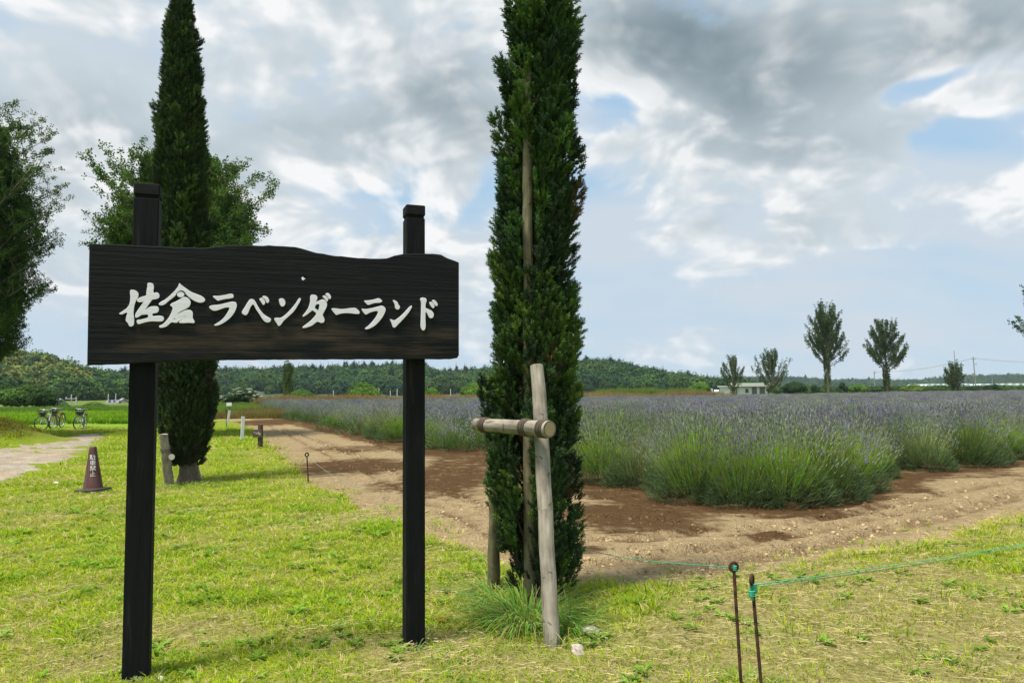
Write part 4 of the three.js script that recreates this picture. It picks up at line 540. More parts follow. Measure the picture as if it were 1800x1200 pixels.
// bicycles, by their parts
function bicycle(label, pos, turn, frameMat, bag, lean = 0.06) {
  const t = thing('bicycle', label, 'bicycle', pos, turn); t.rotation.order = 'YXZ'; t.rotation.x = lean; t.scale.setScalar(0.93);
  const R = 0.335, tyre = new THREE.TorusGeometry(R, 0.025, 8, 40), rim = new THREE.TorusGeometry(R - 0.028, 0.011, 6, 40), spokes = mergeGeometries([...Array(18).keys()].map((i) => { const a = i / 18 * 6.283; return bar(V(Math.cos(a) * 0.02, Math.sin(a) * 0.02, i % 2 ? 0.02 : -0.02), V(Math.cos(a + 0.2) * (R - 0.03), Math.sin(a + 0.2) * (R - 0.03), 0), 0.0016, 3); })), hub = new THREE.CylinderGeometry(0.022, 0.022, 0.1, 10).rotateX(Math.PI / 2);
  for (const [x, ry] of [[-0.52, -0.5], [0.52, 0]]) { const w = new THREE.Group(); w.name = 'wheel'; w.position.set(x, R + 0.02, 0); w.rotation.y = ry; t.add(w); part('tyre', tyre, dark, w); part('rim', rim, steel, w); part('spokes', spokes, steel, w); part('hub', hub, dark, w); }
  const bb = V(0.08, 0.29, 0), seat = V(0.26, 0.78, 0), head = V(-0.34, 0.80, 0), headL = V(-0.385, 0.64, 0), rear = V(0.52, R + 0.02, 0), front = V(-0.52, R + 0.02, 0);
  part('frame', mergeGeometries([bar(headL, bb, 0.026), bar(head.clone().lerp(headL, 0.2), seat.clone().lerp(bb, 0.1), 0.023), bar(bb, seat, 0.017), bar(headL, head, 0.021), ...[-1, 1].flatMap((s) => [bar(bb.clone().add(V(0, 0, s * 0.03)), rear.clone().add(V(0, 0, s * 0.055)), 0.011), bar(seat.clone().lerp(bb, 0.12).add(V(0, 0, s * 0.02)), rear.clone().add(V(0, 0, s * 0.055)), 0.009)])]), frameMat, t);
  part('fork', mergeGeometries([-1, 1].map((s) => tube([headL.clone().add(V(0, 0, s * 0.02)), headL.clone().lerp(front, 0.5).add(V(0.02, 0, s * 0.05)), front.clone().add(V(0, 0, s * 0.055))], [0.014, 0.013, 0.009], 6))), frameMat, t);
  part('seat_post', bar(seat, seat.clone().add(V(0.03, 0.12, 0)), 0.014), steel, t);
  const sd = new THREE.SphereGeometry(1, 14, 10).scale(0.14, 0.035, 0.075).translate(0.3, 0.925, 0); part('saddle', sd, dark, t);
  part('handlebar', mergeGeometries([bar(head, head.clone().add(V(-0.03, 0.17, 0)), 0.014), tube([V(-0.26, 1.0, 0.29), V(-0.36, 0.985, 0.13), V(-0.38, 0.97, 0), V(-0.36, 0.985, -0.13), V(-0.26, 1.0, -0.29)], 0.012, 6)]), steel, t);
  for (const s of [-1, 1]) part('grip', bar(V(-0.27, 1.0, s * 0.27), V(-0.19, 1.005, s * 0.34), 0.018), dark, t);
  part('chainring', new THREE.CylinderGeometry(0.09, 0.09, 0.006, 24).rotateX(Math.PI / 2).translate(bb.x, bb.y, 0.05), dark, t);
  for (const s of [1, -1]) part('crank', bar(V(bb.x, bb.y, s * 0.065), V(bb.x + s * 0.12, bb.y - s * 0.12, s * 0.075), 0.009), steel, t);
  for (const s of [-1, 1]) part('pedal', boxAt(0.09, 0.02, 0.08, bb.x + s * 0.12, bb.y - s * 0.12, s * 0.12), dark, t);
  part('kickstand', bar(V(0.36, 0.3, -0.07), V(0.44, 0.01, -0.24), 0.009), dark, t);
  part('mudguard', tube([...Array(9).keys()].map((i) => { const a = -0.3 + i / 8 * 2.4; return V(0.52 + Math.cos(a) * 0.375, R + 0.02 + Math.sin(a) * 0.375, 0); }), 0.02, 5), dark, t);
  const ring = (y, k) => tube([V(-0.5 - 0.13 * k, y, -0.15 * k), V(-0.5 - 0.13 * k, y, 0.15 * k), V(-0.5 + 0.13 * k, y, 0.15 * k), V(-0.5 + 0.13 * k, y, -0.15 * k), V(-0.5 - 0.13 * k, y, -0.15 * k)], 0.007, 4);
  if (bag !== 'none') {
    part('basket', mergeGeometries([ring(0.93, 1.15), ring(0.85, 1.05), ring(0.78, 0.95), ring(0.72, 0.9), ...[...Array(18).keys()].map((i) => { const a = i / 18 * 6.283, u = clamp(Math.cos(a) * 1.5, -1, 1), w = clamp(Math.sin(a) * 1.5, -1, 1); return bar(V(-0.5 + 0.117 * u, 0.72, 0.135 * w), V(-0.5 + 0.15 * u, 0.93, 0.172 * w), 0.006, 4); })]), dark, t);
    const lug = new RoundedBoxGeometry(0.2, 0.15, 0.24, 3, 0.05).translate(-0.5, 0.81, 0); part('luggage', lug, dark, t);
    part('head_lamp', new THREE.CylinderGeometry(0.035, 0.028, 0.06, 12).rotateZ(Math.PI / 2).translate(-0.47, 0.66, 0), steel, t);
  }
  if (bag === 'rack') { part('rear_rack', mergeGeometries([bar(V(0.32, 0.76, 0.06), V(0.72, 0.76, 0.06), 0.008), bar(V(0.32, 0.76, -0.06), V(0.72, 0.76, -0.06), 0.008), bar(V(0.66, 0.76, 0.06), V(0.53, 0.36, 0.07), 0.007), bar(V(0.66, 0.76, -0.06), V(0.53, 0.36, -0.07), 0.007)]), dark, t); }
  return t;
}
{
  const p1 = gr(81, 756), p2 = gr(88, 753), p3 = gr(142, 754), white = std({ color: rgb(0.72, 0.72, 0.70), roughness: 0.35 }), orange = std({ color: rgb(0.42, 0.10, 0.025), roughness: 0.4 }), silver = std({ color: rgb(0.62, 0.63, 0.64), roughness: 0.35 });
  for (const p of [p1, p2, p3]) p.y = lawnY(p.x, p.z);
  bicycle('white bicycle with black front basket parked left, nearest the mound', p1, 1.68, white, 'rack');
  bicycle('orange framed bicycle partly hidden behind the white bicycle', p2.add(V(0.05, 0, -0.4)), 1.75, orange, 'rack');
  bicycle('pale grey bicycle with black basket parked alone, farther right', p3, 1.86, silver, 'rack');
}
// markers along the edge of the lawn
const postWhite = std({ color: rgb(0.78, 0.78, 0.76), roughness: 0.6 }), oldWood = std({ map: poleTex, color: rgb(0.22, 0.18, 0.14), bumpMap: barkBump, bumpScale: 0.004 });
{
  const p = gr(425, 774), t = thing('marker_post', 'white flat marker post at the edge of the lawn', 'post', p); part('board', boxAt(0.105, 0.82, 0.03, 0, 0.33, 0), postWhite, t); part('top_edge', boxAt(0.115, 0.03, 0.04, 0, 0.755, 0), postWhite, t); t.rotation.z = -0.03; t.rotation.y = 0.7;
  const p2 = gr(399, 746), t2 = thing('marker_post', 'small white leaning marker post farther back along the lawn edge', 'post', p2); part('board', boxAt(0.11, 0.75, 0.03, 0, 0.3, 0), postWhite, t2); part('top_edge', boxAt(0.12, 0.03, 0.04, 0, 0.69, 0), postWhite, t2); t2.rotation.z = -0.16; t2.rotation.y = 0.7;
  const p3 = gr(402, 733), t3 = thing('marker_sign', 'little white plate on a thin stake at the far end of the lawn', 'sign', p3); part('stake', bar(V(0, -0.1, 0), V(0, 0.75, 0), 0.016, 6), oldWood, t3); part('plate', boxAt(0.34, 0.22, 0.02, 0, 0.83, 0.02), postWhite, t3);
  const p4 = gr(457, 787), t4 = thing('arrow_sign', 'small dark wooden arrow sign on a post by the soil edge', 'sign', p4, -0.35);
  part('post', boxAt(0.1, 0.74, 0.1, 0, 0.27, 0), oldWood, t4);
  const s = new THREE.Shape(); s.moveTo(-0.23, 0.0).lineTo(-0.17, 0.1).lineTo(0.11, 0.1).lineTo(0.11, -0.1).lineTo(-0.17, -0.1).closePath();
  const ab = part('arrow_board', new THREE.ExtrudeGeometry(s, { depth: 0.03, bevelEnabled: true, bevelSize: 0.004, bevelThickness: 0.004, bevelSegments: 1 }).translate(0, 0.4, 0.055), oldWood, t4);
  const pale = std({ color: rgb(0.42, 0.38, 0.30) }); for (const [x, y, w, h, rz] of [[-0.13, 0.43, 0.05, 0.02, 0.3], [-0.06, 0.4, 0.055, 0.022, -0.4], [0.0, 0.42, 0.03, 0.07, 0.2], [0.05, 0.39, 0.04, 0.06, -0.1]]) { const g = new THREE.BoxGeometry(w, h, 0.006).rotateZ(rz).translate(x, y, 0.092); part('worn_marking', g, pale, ab); }
}
// iron eye pins and their green cord
const rust = std({ map: texture(64, 256, (u, v) => mix3([0.035, 0.018, 0.014], [0.14, 0.055, 0.03], clamp(0.4 + fbm(u * 4, v * 20, 4) * 1.3))), roughness: 0.85, metalness: 0.3 }), cordMat = std({ color: rgb(0.04, 0.34, 0.2), roughness: 0.8 });
function pin(label, foot, eyeC, eyeTurn, r, er) {
  const t = thing('iron_pin', label, 'stake', foot), E = eyeC.clone().sub(foot), d = E.clone().normalize();
  part('rod', bar(V(0, -0.2, 0), E.clone().addScaledVector(d, -er * 0.95), r, 8), rust, t);
  const g = new THREE.TorusGeometry(er, r * 1.05, 8, 20).rotateY(eyeTurn).translate(E.x, E.y, E.z); part('eye', g, rust, t); return t;
}
const e1 = at(1290, 996, 3.55), e2 = at(1322, 1019, 3.38);
{
  pin('rusty iron pin with a round eye, left of the pair in front', V(e1.x + 0.025, 0, -3.53), e1, 0.25, 0.0075, 0.0195);
  pin('rusty iron pin wound with green cord, right of the pair in front', V(e2.x + 0.045, 0, -3.36), e2, 1.05, 0.0075, 0.021);
  const p3 = gr(543, 849), t3 = pin('thin iron pin alone at the grass edge behind the sign', p3, at(539, 799, -p3.z), 0.8, 0.011, 0.03);
  for (const [x0, y0, y1] of [[398, 752, 722]]) { const f = gr(x0, y0); pin('thin iron pin beside the leaning white marker post', f, at(x0 - 1, y1, -f.z), 0.5, 0.014, 0.03); }
  const sag = (a, b, s, n = 14) => [...Array(n + 1).keys()].map((i) => { const t = i / n; return a.clone().lerp(b, t).add(V(0, -s * 4 * t * (1 - t), 0)); });
  tag(part('green_cord', tube(sag(e1, at(1018, 962, 6.6), 0.03), 0.0028, 5), cordMat), 'thin green cord from the left iron pin back behind the cypress', 'cord');
  tag(part('green_cord', mergeGeometries([tube(sag(e2.clone().add(V(0.005, -0.022, 0)), at(1860, 944, 6.0), 0.015), 0.0022, 5), tube(sag(e2.clone().add(V(0.0, -0.03, 0.006)), at(1860, 945, 6.02), 0.025), 0.002, 5)]), cordMat), 'doubled green cord from the right iron pin off to the right', 'cord');
  tag(part('green_cord', tube(sag(at(539, 801, -p3.z), gr(640, 868).add(V(0, 0.05, 0)), 0.06), 0.0035, 4), std({ color: rgb(0.2, 0.26, 0.2) })), 'pale cord hanging from the lone thin iron pin', 'cord');
  const r = rng(3), wr = (c, R, n, h) => tube([...Array(n * 10).keys()].map((i) => { const a = i / 10 * 6.283; return V(Math.cos(a) * R * (1 + (r() - 0.5) * 0.3), -h * i / (n * 10), Math.sin(a) * R).add(c); }), 0.0036, 5);
  tag(part('cord_knot', mergeGeometries([wr(e2.clone().add(V(0.006, -0.016, 0)), 0.0125, 6, 0.045), wr(e2.clone().add(V(-0.004, -0.045, 0.006)), 0.012, 4, 0.028), tube([e2.clone().add(V(-0.005, -0.05, 0.012)), e2.clone().add(V(-0.012, -0.066, 0.016)), e2.clone().add(V(-0.004, -0.08, 0.014)), e2.clone().add(V(0.002, -0.086, 0.012))], [0.004, 0.007, 0.006, 0.002], 6)]), cordMat), 'green cord knotted round the right iron pin below its eye', 'knot');
  tag(part('cord_knot', mergeGeometries([wr(e1.clone().add(V(0.003, 0.004, 0)), 0.009, 3, 0.022), tube([e1.clone().add(V(-0.006, 0.006, 0.004)), e1.clone().add(V(0.006, 0.002, 0.006)), e1.clone().add(V(0.008, -0.02, 0.008))], [0.005, 0.006, 0.002], 6)]), cordMat), 'green cord knotted inside the eye of the left iron pin', 'knot');
}
// stones, a dead leaf, tall grass at the feet
function stone(label, px, py, s, seed, mat) { const g = new THREE.IcosahedronGeometry(1, 3), p = g.attributes.position, v = V(); for (let i = 0; i < p.count; i++) { v.fromBufferAttribute(p, i); const k = 1 + noise(v.x * 1.4 + seed, v.y * 1.4 + v.z * 1.9) * 0.3 + noise(v.x * 4 + seed, v.z * 4 + v.y * 3) * 0.08; p.setXYZ(i, v.x * k * s[0], v.y * k * s[1], v.z * k * s[2]); } g.computeVertexNormals(); const o = gr(px, py), m = tag(part('stone', g, mat), label, 'stone'); m.position.set(o.x, lawnY(o.x, o.z) + s[1] * 0.35, o.z); m.rotation.set(0.2, seed, 0.3); }
const stoneMat = std({ map: texture(128, 128, (u, v) => { const n = fbm(u * 8, v * 8, 5); return mix3([0.26, 0.225, 0.17], [0.5, 0.46, 0.38], clamp(0.5 + n)); }) });
stone('pale rounded stone in the grass right of the leaning stake', 1016, 1150, [0.05, 0.032, 0.036], 2, stoneMat);
stone('flat grey stone half hidden in grass behind the pale stone', 1036, 1112, [0.075, 0.025, 0.05], 5, stoneMat);
stone('small white pebble at the bottom edge beside the left post', 283, 1196, [0.018, 0.011, 0.015], 9, std({ color: rgb(0.5, 0.5, 0.47) }));
stone('white pebble on the lawn left of the traffic cone', 98, 852, [0.045, 0.03, 0.04], 4, std({ color: rgb(0.7, 0.7, 0.66) }));
{
  const t = new Tris(), q = rng(6), o = gr(766, 1092); for (let i = 0; i < 3; i++) { const b = V(i * 0.035 - 0.03, 0.012 + q() * 0.01, q() * 0.02), d = V(1, q() * 0.4, q() - 0.5).normalize(), s = V(0, 0.4, 1).normalize(), m = b.clone().addScaledVector(d, 0.035), tip = b.clone().addScaledVector(d, 0.075); t.quad(b, m.clone().addScaledVector(s, 0.02), tip, m.clone().addScaledVector(s, -0.02).add(V(0, 0.014, 0)), [0.36, 0.13, 0.07]); }
  const m = tag(part('dead_leaf', t.build(), leafMat(0.2, { vertexColors: true })), 'curled reddish brown dead leaf beside the right sign post', 'leaf'); m.position.set(o.x, lawnY(o.x, o.z), o.z);
  const tuft = (label, cx, cy, n, w, d, hgt, seed, pal) => { const q = rng(seed), t = new Tris(), o = gr(cx, cy); for (let i = 0; i < n; i++) { const a = q() * 6.283, k = Math.sqrt(q()), lean = 0.1 + q() * 0.55, dir = V(Math.cos(a) * lean + (q() - 0.5) * 0.6, 1, Math.sin(a) * lean + (q() - 0.5) * 0.6).normalize(); t.blade(V(Math.cos(a) * k * w, -0.02, Math.sin(a) * k * d), dir, V(-Math.sin(a), 0, Math.cos(a)), hgt * (0.25 + Math.pow(q(), 1.6) * 0.95), 0.0055 + q() * 0.003, V(Math.cos(a) * 0.45, -0.4 - q() * 0.5, Math.sin(a) * 0.45), pal[Math.floor(q() * pal.length)].map((c) => c * (0.7 + q() * 0.6)), 5); } const m = tag(part('tall_grass', t.build(), leafMat(0.4, { vertexColors: true })), label, 'grass', null, 'stuff'); m.position.set(o.x, lawnY(o.x, o.z), o.z); };
  const LONG = [[0.17, 0.32, 0.04], [0.12, 0.24, 0.03], [0.25, 0.38, 0.05], [0.34, 0.42, 0.12]];
  tuft('long arching grass at the foot of the staked cypress', 930, 1092, 900, 0.30, 0.26, 0.42, 1, LONG);
  tuft('long grass right of the leaning stake', 1000, 1105, 260, 0.14, 0.2, 0.3, 2, LONG);
  tuft('long grass round the rear stake of the middle cypress', 868, 1046, 420, 0.22, 0.25, 0.3, 3, LONG);
  tuft('grey green weeds growing against the right sign post', 728, 1140, 46, 0.05, 0.02, 0.17, 4, [[0.12, 0.2, 0.09], [0.18, 0.26, 0.12]]);
  tuft('pale weeds growing against the left sign post', 245, 1204, 46, 0.07, 0.02, 0.15, 5, [[0.2, 0.24, 0.12], [0.3, 0.33, 0.2]]);
  tuft('bright grass at the foot of the left cypress', 340, 856, 900, 0.75, 0.35, 0.22, 6, [[0.2, 0.33, 0.03], [0.15, 0.27, 0.03]]);
  tuft('clump of grass at the foot of the iron pins', 1322, 1206, 300, 0.12, 0.1, 0.14, 7, [[0.2, 0.33, 0.04], [0.28, 0.38, 0.05]]);
}
// ---------------------------------------------------------------- the far side: wooded hills, trees, reeds, houses, poles
function crownGeo(seed, n, tall, leaf, cone = 0) {
  const q = rng(seed), t = new Tris(), lump = (d) => 1 + noise(d.x * 1.9 + seed, d.z * 1.9 + d.y * 1.3) * 0.42;
  const core = new THREE.IcosahedronGeometry(0.74, 2), p = core.attributes.position, v = V(), vs = [];
  for (let i = 0; i < p.count; i++) { v.fromBufferAttribute(p, i); const d = v.clone().normalize(); vs.push(V(v.x * lump(d) * (1 - cone * (0.5 + v.y * 0.6)), v.y * tall * lump(d), v.z * lump(d) * (1 - cone * (0.5 + v.y * 0.6)))); }
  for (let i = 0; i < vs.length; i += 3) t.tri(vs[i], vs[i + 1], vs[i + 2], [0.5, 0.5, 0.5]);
  for (let i = 0; i < n; i++) {
    const y = 1 - 1.75 * (i + 0.5) / n, a = i * 2.39996 + q(), rr = Math.sqrt(1 - y * y), d = V(Math.cos(a) * rr, y, Math.sin(a) * rr), k = lump(d) * (0.8 + q() * 0.32), cn = 1 - cone * (0.5 + y * 0.6), c = V(d.x * k * cn, d.y * k * tall, d.z * k * cn);
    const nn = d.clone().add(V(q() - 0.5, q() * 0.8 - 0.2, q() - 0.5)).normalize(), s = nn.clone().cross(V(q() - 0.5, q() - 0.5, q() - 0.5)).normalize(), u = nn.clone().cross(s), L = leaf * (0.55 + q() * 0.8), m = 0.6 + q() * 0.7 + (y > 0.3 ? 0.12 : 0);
    const off = (x, yy, z) => c.clone().addScaledVector(s, x * L).addScaledVector(u, yy * L).addScaledVector(nn, z * L);
    t.quad(off(-0.5, -0.35, -0.1), off(0, -0.5, 0.08), off(0.1, 0.2, 0.14), off(-0.45, 0.45, -0.12), [m, m, m * 0.95]); t.quad(off(0, -0.5, 0.08), off(0.55, -0.2, -0.1), off(0.4, 0.5, -0.12), off(0.1, 0.2, 0.14), [m * 0.9, m * 0.92, m * 0.9]);
  }
  return t.build();
}
const CROWNS = [crownGeo(1, 720, 0.85, 0.17), crownGeo(2, 760, 0.75, 0.16), crownGeo(3, 720, 1.0, 0.17)], CONES = [crownGeo(4, 560, 1.7, 0.15, 0.62), crownGeo(5, 560, 1.5, 0.15, 0.5)], BUSH = [crownGeo(6, 1300, 0.85, 0.12), crownGeo(7, 1300, 0.8, 0.13)];
const forestMat = leafMat(0.18, { vertexColors: true }), hillMat = std({ color: rgb(0.03, 0.05, 0.02) });
const WOOD = [[0.036, 0.08, 0.024], [0.027, 0.06, 0.024], [0.05, 0.10, 0.024], [0.06, 0.115, 0.03], [0.03, 0.068, 0.032]];
function hill(name, label, rows, depth, run, { seed, n, size, trees, pal = WOOD, cones = 0.2, spot }) {
  const r = rng(seed), top = rows.map(([x, y]) => at(x, y, depth)), pos = [], idx = [];
  const crest = (x) => { let i = 1; while (i < top.length - 1 && top[i].x < x) i++; const a = top[i - 1], b = top[i]; return Math.max(0.3, lerp(a.y, b.y, clamp((x - a.x) / (b.x - a.x))) - trees - 1.2 + noise(x * 0.05, seed) * 0.7); };
  const N = 60, x0 = top[0].x, x1 = top[top.length - 1].x;
  for (let j = 0; j <= 6; j++) for (let i = 0; i <= N; i++) { const x = lerp(x0, x1, i / N), t = [0, 0.25, 0.6, 1, 1.3, 1.7, 2.0][j], h = t <= 1 ? sstep(0, 1, t) : sstep(2.02, 1, t); pos.push(x, -0.4 + (crest(x) + 0.4) * h, -depth + run * (1 - t)); if (i < N && j < 6) { const a = j * (N + 1) + i, b = a + N + 1; idx.push(a, a + 1, b, a + 1, b + 1, b); } }
  const g = new THREE.BufferGeometry(); g.setAttribute('position', new THREE.Float32BufferAttribute(pos, 3)); g.setIndex(idx); g.computeVertexNormals(); struct(name, g, hillMat);
  const lists = [[], [], [], [], []];
  for (let k = 0; k < n; k++) {
    const x = lerp(x0, x1, r()), t = k < n * 0.22 ? 0.93 + r() * 0.14 : Math.sqrt(r()) * 1.08, h = sstep(0, 1, t), y = -0.4 + (crest(x) + 0.4) * h, s = size * (0.6 + r() * 0.75), con = r() < cones * (t > 0.8 ? 2 : 0.6), m = 0.7 + r() * 0.6;
    let c = pal[Math.floor(r() * pal.length)]; if (spot) c = spot(x, t, r) ?? c;
    lists[con ? 3 + (k % 2) : k % 3].push({ p: V(x, y + (con ? s * 0.9 : s * 0.45), -depth + run * (1 - t)), q: new THREE.Quaternion().setFromAxisAngle(UPV, r() * 6.28), s: con ? s * 0.62 : s, c: (con ? [0.022, 0.048, 0.02] : c).map((v) => v * m) });
  }
  const f = new THREE.Group(); f.name = numbered('hillside_forest'); scene.add(f); tag(f, label, 'forest', null, 'stuff');
  lists.forEach((l, i) => l.length && inst('tree_crowns', i < 3 ? CROWNS[i] : CONES[i - 3], forestMat, l, f));
}
hill('hill', 'wooded hill at the left edge with yellow green bamboo on its slope', [[-260, 585], [-120, 600], [-40, 612], [20, 618], [60, 626], [100, 638], [140, 650], [180, 664], [225, 690]], 285, 95, { seed: 61, n: 950, size: 4.0, trees: 4.5, cones: 0, spot: (x, t, r) => { const px = at(150, 680, 285).x; return Math.abs(x - px + 8) < 17 && t > 0.25 && t < 0.95 && r() < 0.72 ? [0.15, 0.17, 0.04] : r() < 0.2 ? [0.08, 0.15, 0.03] : null; } });
hill('hill_ridge', 'long dark wooded ridge across the middle distance', [[60, 654], [155, 655], [225, 657], [300, 655], [400, 652], [450, 651], [500, 650], [560, 650], [620, 647], [660, 645], [700, 644], [745, 648], [770, 655], [800, 654], [860, 650], [930, 652], [990, 655]], 520, 150, { seed: 62, n: 2300, size: 4.8, trees: 6, cones: 0.05, spot: (x, t, r) => r() < 0.16 ? [0.075, 0.125, 0.035] : null });
hill('hill_right', 'rounded wooded hill right of the staked cypress', [[960, 650], [1000, 642], [1030, 637], [1060, 635], [1095, 642], [1125, 650], [1150, 655], [1185, 662], [1225, 675], [1250, 688]], 450, 110, { seed: 63, n: 1000, size: 4.2, trees: 5, cones: 0.03 });
hill('hill_far', 'low blue far hills along the right horizon', [[1180, 682], [1250, 670], [1295, 665], [1345, 664], [1400, 665], [1445, 672], [1500, 669], [1560, 671], [1620, 669], [1660, 665], [1720, 663], [1800, 660], [1900, 656], [2050, 652]], 1500, 260, { seed: 64, n: 3600, size: 6.5, trees: 7, cones: 0.03 });

// bushes and trees that stand out, each its own
function bushTree(label, px, pyTop, pyBase, w, depth, { seed, pal, parts = 9, trunk = true, cat = 'tree', name = 'round_tree', blossom = 0 }) {
  const r = rng(seed), b = at(px, pyBase, depth), top = at(px, pyTop, depth).y; b.y = Math.min(b.y, 0); const H = top - b.y, W = w / 1300 * depth / 2, t = thing(name, label, cat, b), list = [[], []], fl = [];
  if (trunk) part('trunk', tube([V(0, -0.3, 0), V(0.05, H * 0.3, 0), V(0, H * 0.7, 0)], [W * 0.09, W * 0.07, W * 0.02], 7), barkMat, t);
  for (let i = 0; i < parts; i++) { const a = i * 2.4, k = Math.sqrt(i / parts), s = W * (0.42 + r() * 0.16), m = 0.75 + r() * 0.5, p = V(Math.cos(a) * k * W * 0.68, H * 0.32 + (1 - k * k) * H * 0.36 + r() * H * 0.05, Math.sin(a) * k * W * 0.68); list[i % 2].push({ p, q: new THREE.Quaternion().setFromAxisAngle(UPV, r() * 6.28), s: V(s, Math.min(s, H * 0.36), s), c: pal[i % pal.length].map((c) => c * m) }); }
  for (let i = 0; i < blossom; i++) { const e = list[i % 2][Math.floor(r() * list[i % 2].length)], a = r() * 6.28, u = r(), rr = Math.sqrt(1 - u * u); fl.push({ p: e.p.clone().add(V(Math.cos(a) * rr * e.s.x, u * e.s.y, Math.sin(a) * rr * e.s.z).multiplyScalar(1.02)), q: new THREE.Quaternion().setFromEuler(new THREE.Euler(r() * 0.5, r() * 6, r() * 0.5)), s: V(0.2, 0.07, 0.2), c: [0.36, 0.39, 0.3] }); }
  const c = new THREE.Group(); c.name = 'crown'; c.userData.kind = 'stuff'; t.add(c); list.forEach((l, i) => l.length && inst('foliage', BUSH[i], forestMat, l, c)); if (blossom) inst('blossom', CROWNS[0], forestMat, fl, t);
}
const MID = [[0.11, 0.21, 0.03], [0.085, 0.17, 0.03], [0.13, 0.23, 0.035]], LIME = [[0.14, 0.21, 0.035], [0.11, 0.18, 0.03]], DKG = [[0.03, 0.06, 0.02], [0.04, 0.08, 0.022]];
bushTree('round mid green tree standing alone before the ridge, left of the right sign post', 638, 673, 704, 56, 112, { seed: 1, pal: MID });
bushTree('low dark green bush between the slender tree and the round tree', 531, 684, 706, 46, 105, { seed: 2, pal: [[0.065, 0.135, 0.028], [0.085, 0.165, 0.03]], parts: 7 });
bushTree('wide tree dotted with white blossom beside the left cypress', 427, 683, 709, 62, 88, { seed: 3, pal: [[0.055, 0.1, 0.035], [0.045, 0.085, 0.03]], parts: 11, blossom: 90 });
bushTree('green bush seen between the right sign post and the staked cypress', 833, 673, 700, 50, 118, { seed: 4, pal: MID, parts: 7 });
bushTree('pale green bush just right of the right sign post in the distance', 760, 682, 702, 34, 120, { seed: 5, pal: MID, parts: 5 });
bushTree('dark spreading tree at the foot of the left hill with light top', 44, 678, 716, 92, 78, { seed: 6, pal: [[0.07, 0.135, 0.025], [0.04, 0.08, 0.02], [0.045, 0.09, 0.022]], parts: 14 });
bushTree('dark green tree at the far left edge below the hill', -18, 668, 716, 84, 80, { seed: 7, pal: [[0.035, 0.075, 0.02], [0.05, 0.1, 0.022]], parts: 12 });
bushTree('small round bush behind the bicycles, right of the pale roof', 114, 708, 722, 22, 66, { seed: 8, pal: MID, parts: 5, trunk: false, cat: 'bush', name: 'bush' });
bushTree('low bushes below the right hand left house', 165, 706, 720, 40, 70, { seed: 9, pal: LIME, parts: 6, trunk: false, cat: 'bush', name: 'bush' });
bushTree('dark bush left of the white building', 1232, 672, 692, 40, 190, { seed: 10, pal: MID, parts: 6, trunk: false, cat: 'bush', name: 'bush' });
bushTree('yellow green bush right of the white building', 1352, 677, 691, 14, 185, { seed: 12, pal: LIME, parts: 4, trunk: false, cat: 'bush', name: 'bush' });
bushTree('dark broad bush right of the second poplar from the building', 1398, 671, 691, 44, 190, { seed: 11, pal: DKG, parts: 8, trunk: false, cat: 'bush', name: 'bush' });
bushTree('small dark bush left of the tallest poplar', 1432, 675, 690, 18, 190, { seed: 13, pal: DKG, parts: 4, trunk: false, cat: 'bush', name: 'bush' });
bushTree('dark bush right of the tallest poplar trunk', 1482, 668, 690, 18, 190, { seed: 14, pal: DKG, parts: 4, trunk: false, cat: 'bush', name: 'bush' });
bushTree('green bush between the two tall poplars', 1510, 675, 690, 36, 190, { seed: 15, pal: MID, parts: 6, trunk: false, cat: 'bush', name: 'bush' });
bushTree('yellow green bush right of the second tall poplar', 1608, 676, 690, 46, 190, { seed: 16, pal: LIME, parts: 7, trunk: false, cat: 'bush', name: 'bush' });
bushTree('dark shrub poking up from the hedge near the right edge', 1751, 672, 687, 12, 190, { seed: 17, pal: DKG, parts: 4, trunk: false, cat: 'bush', name: 'bush' });

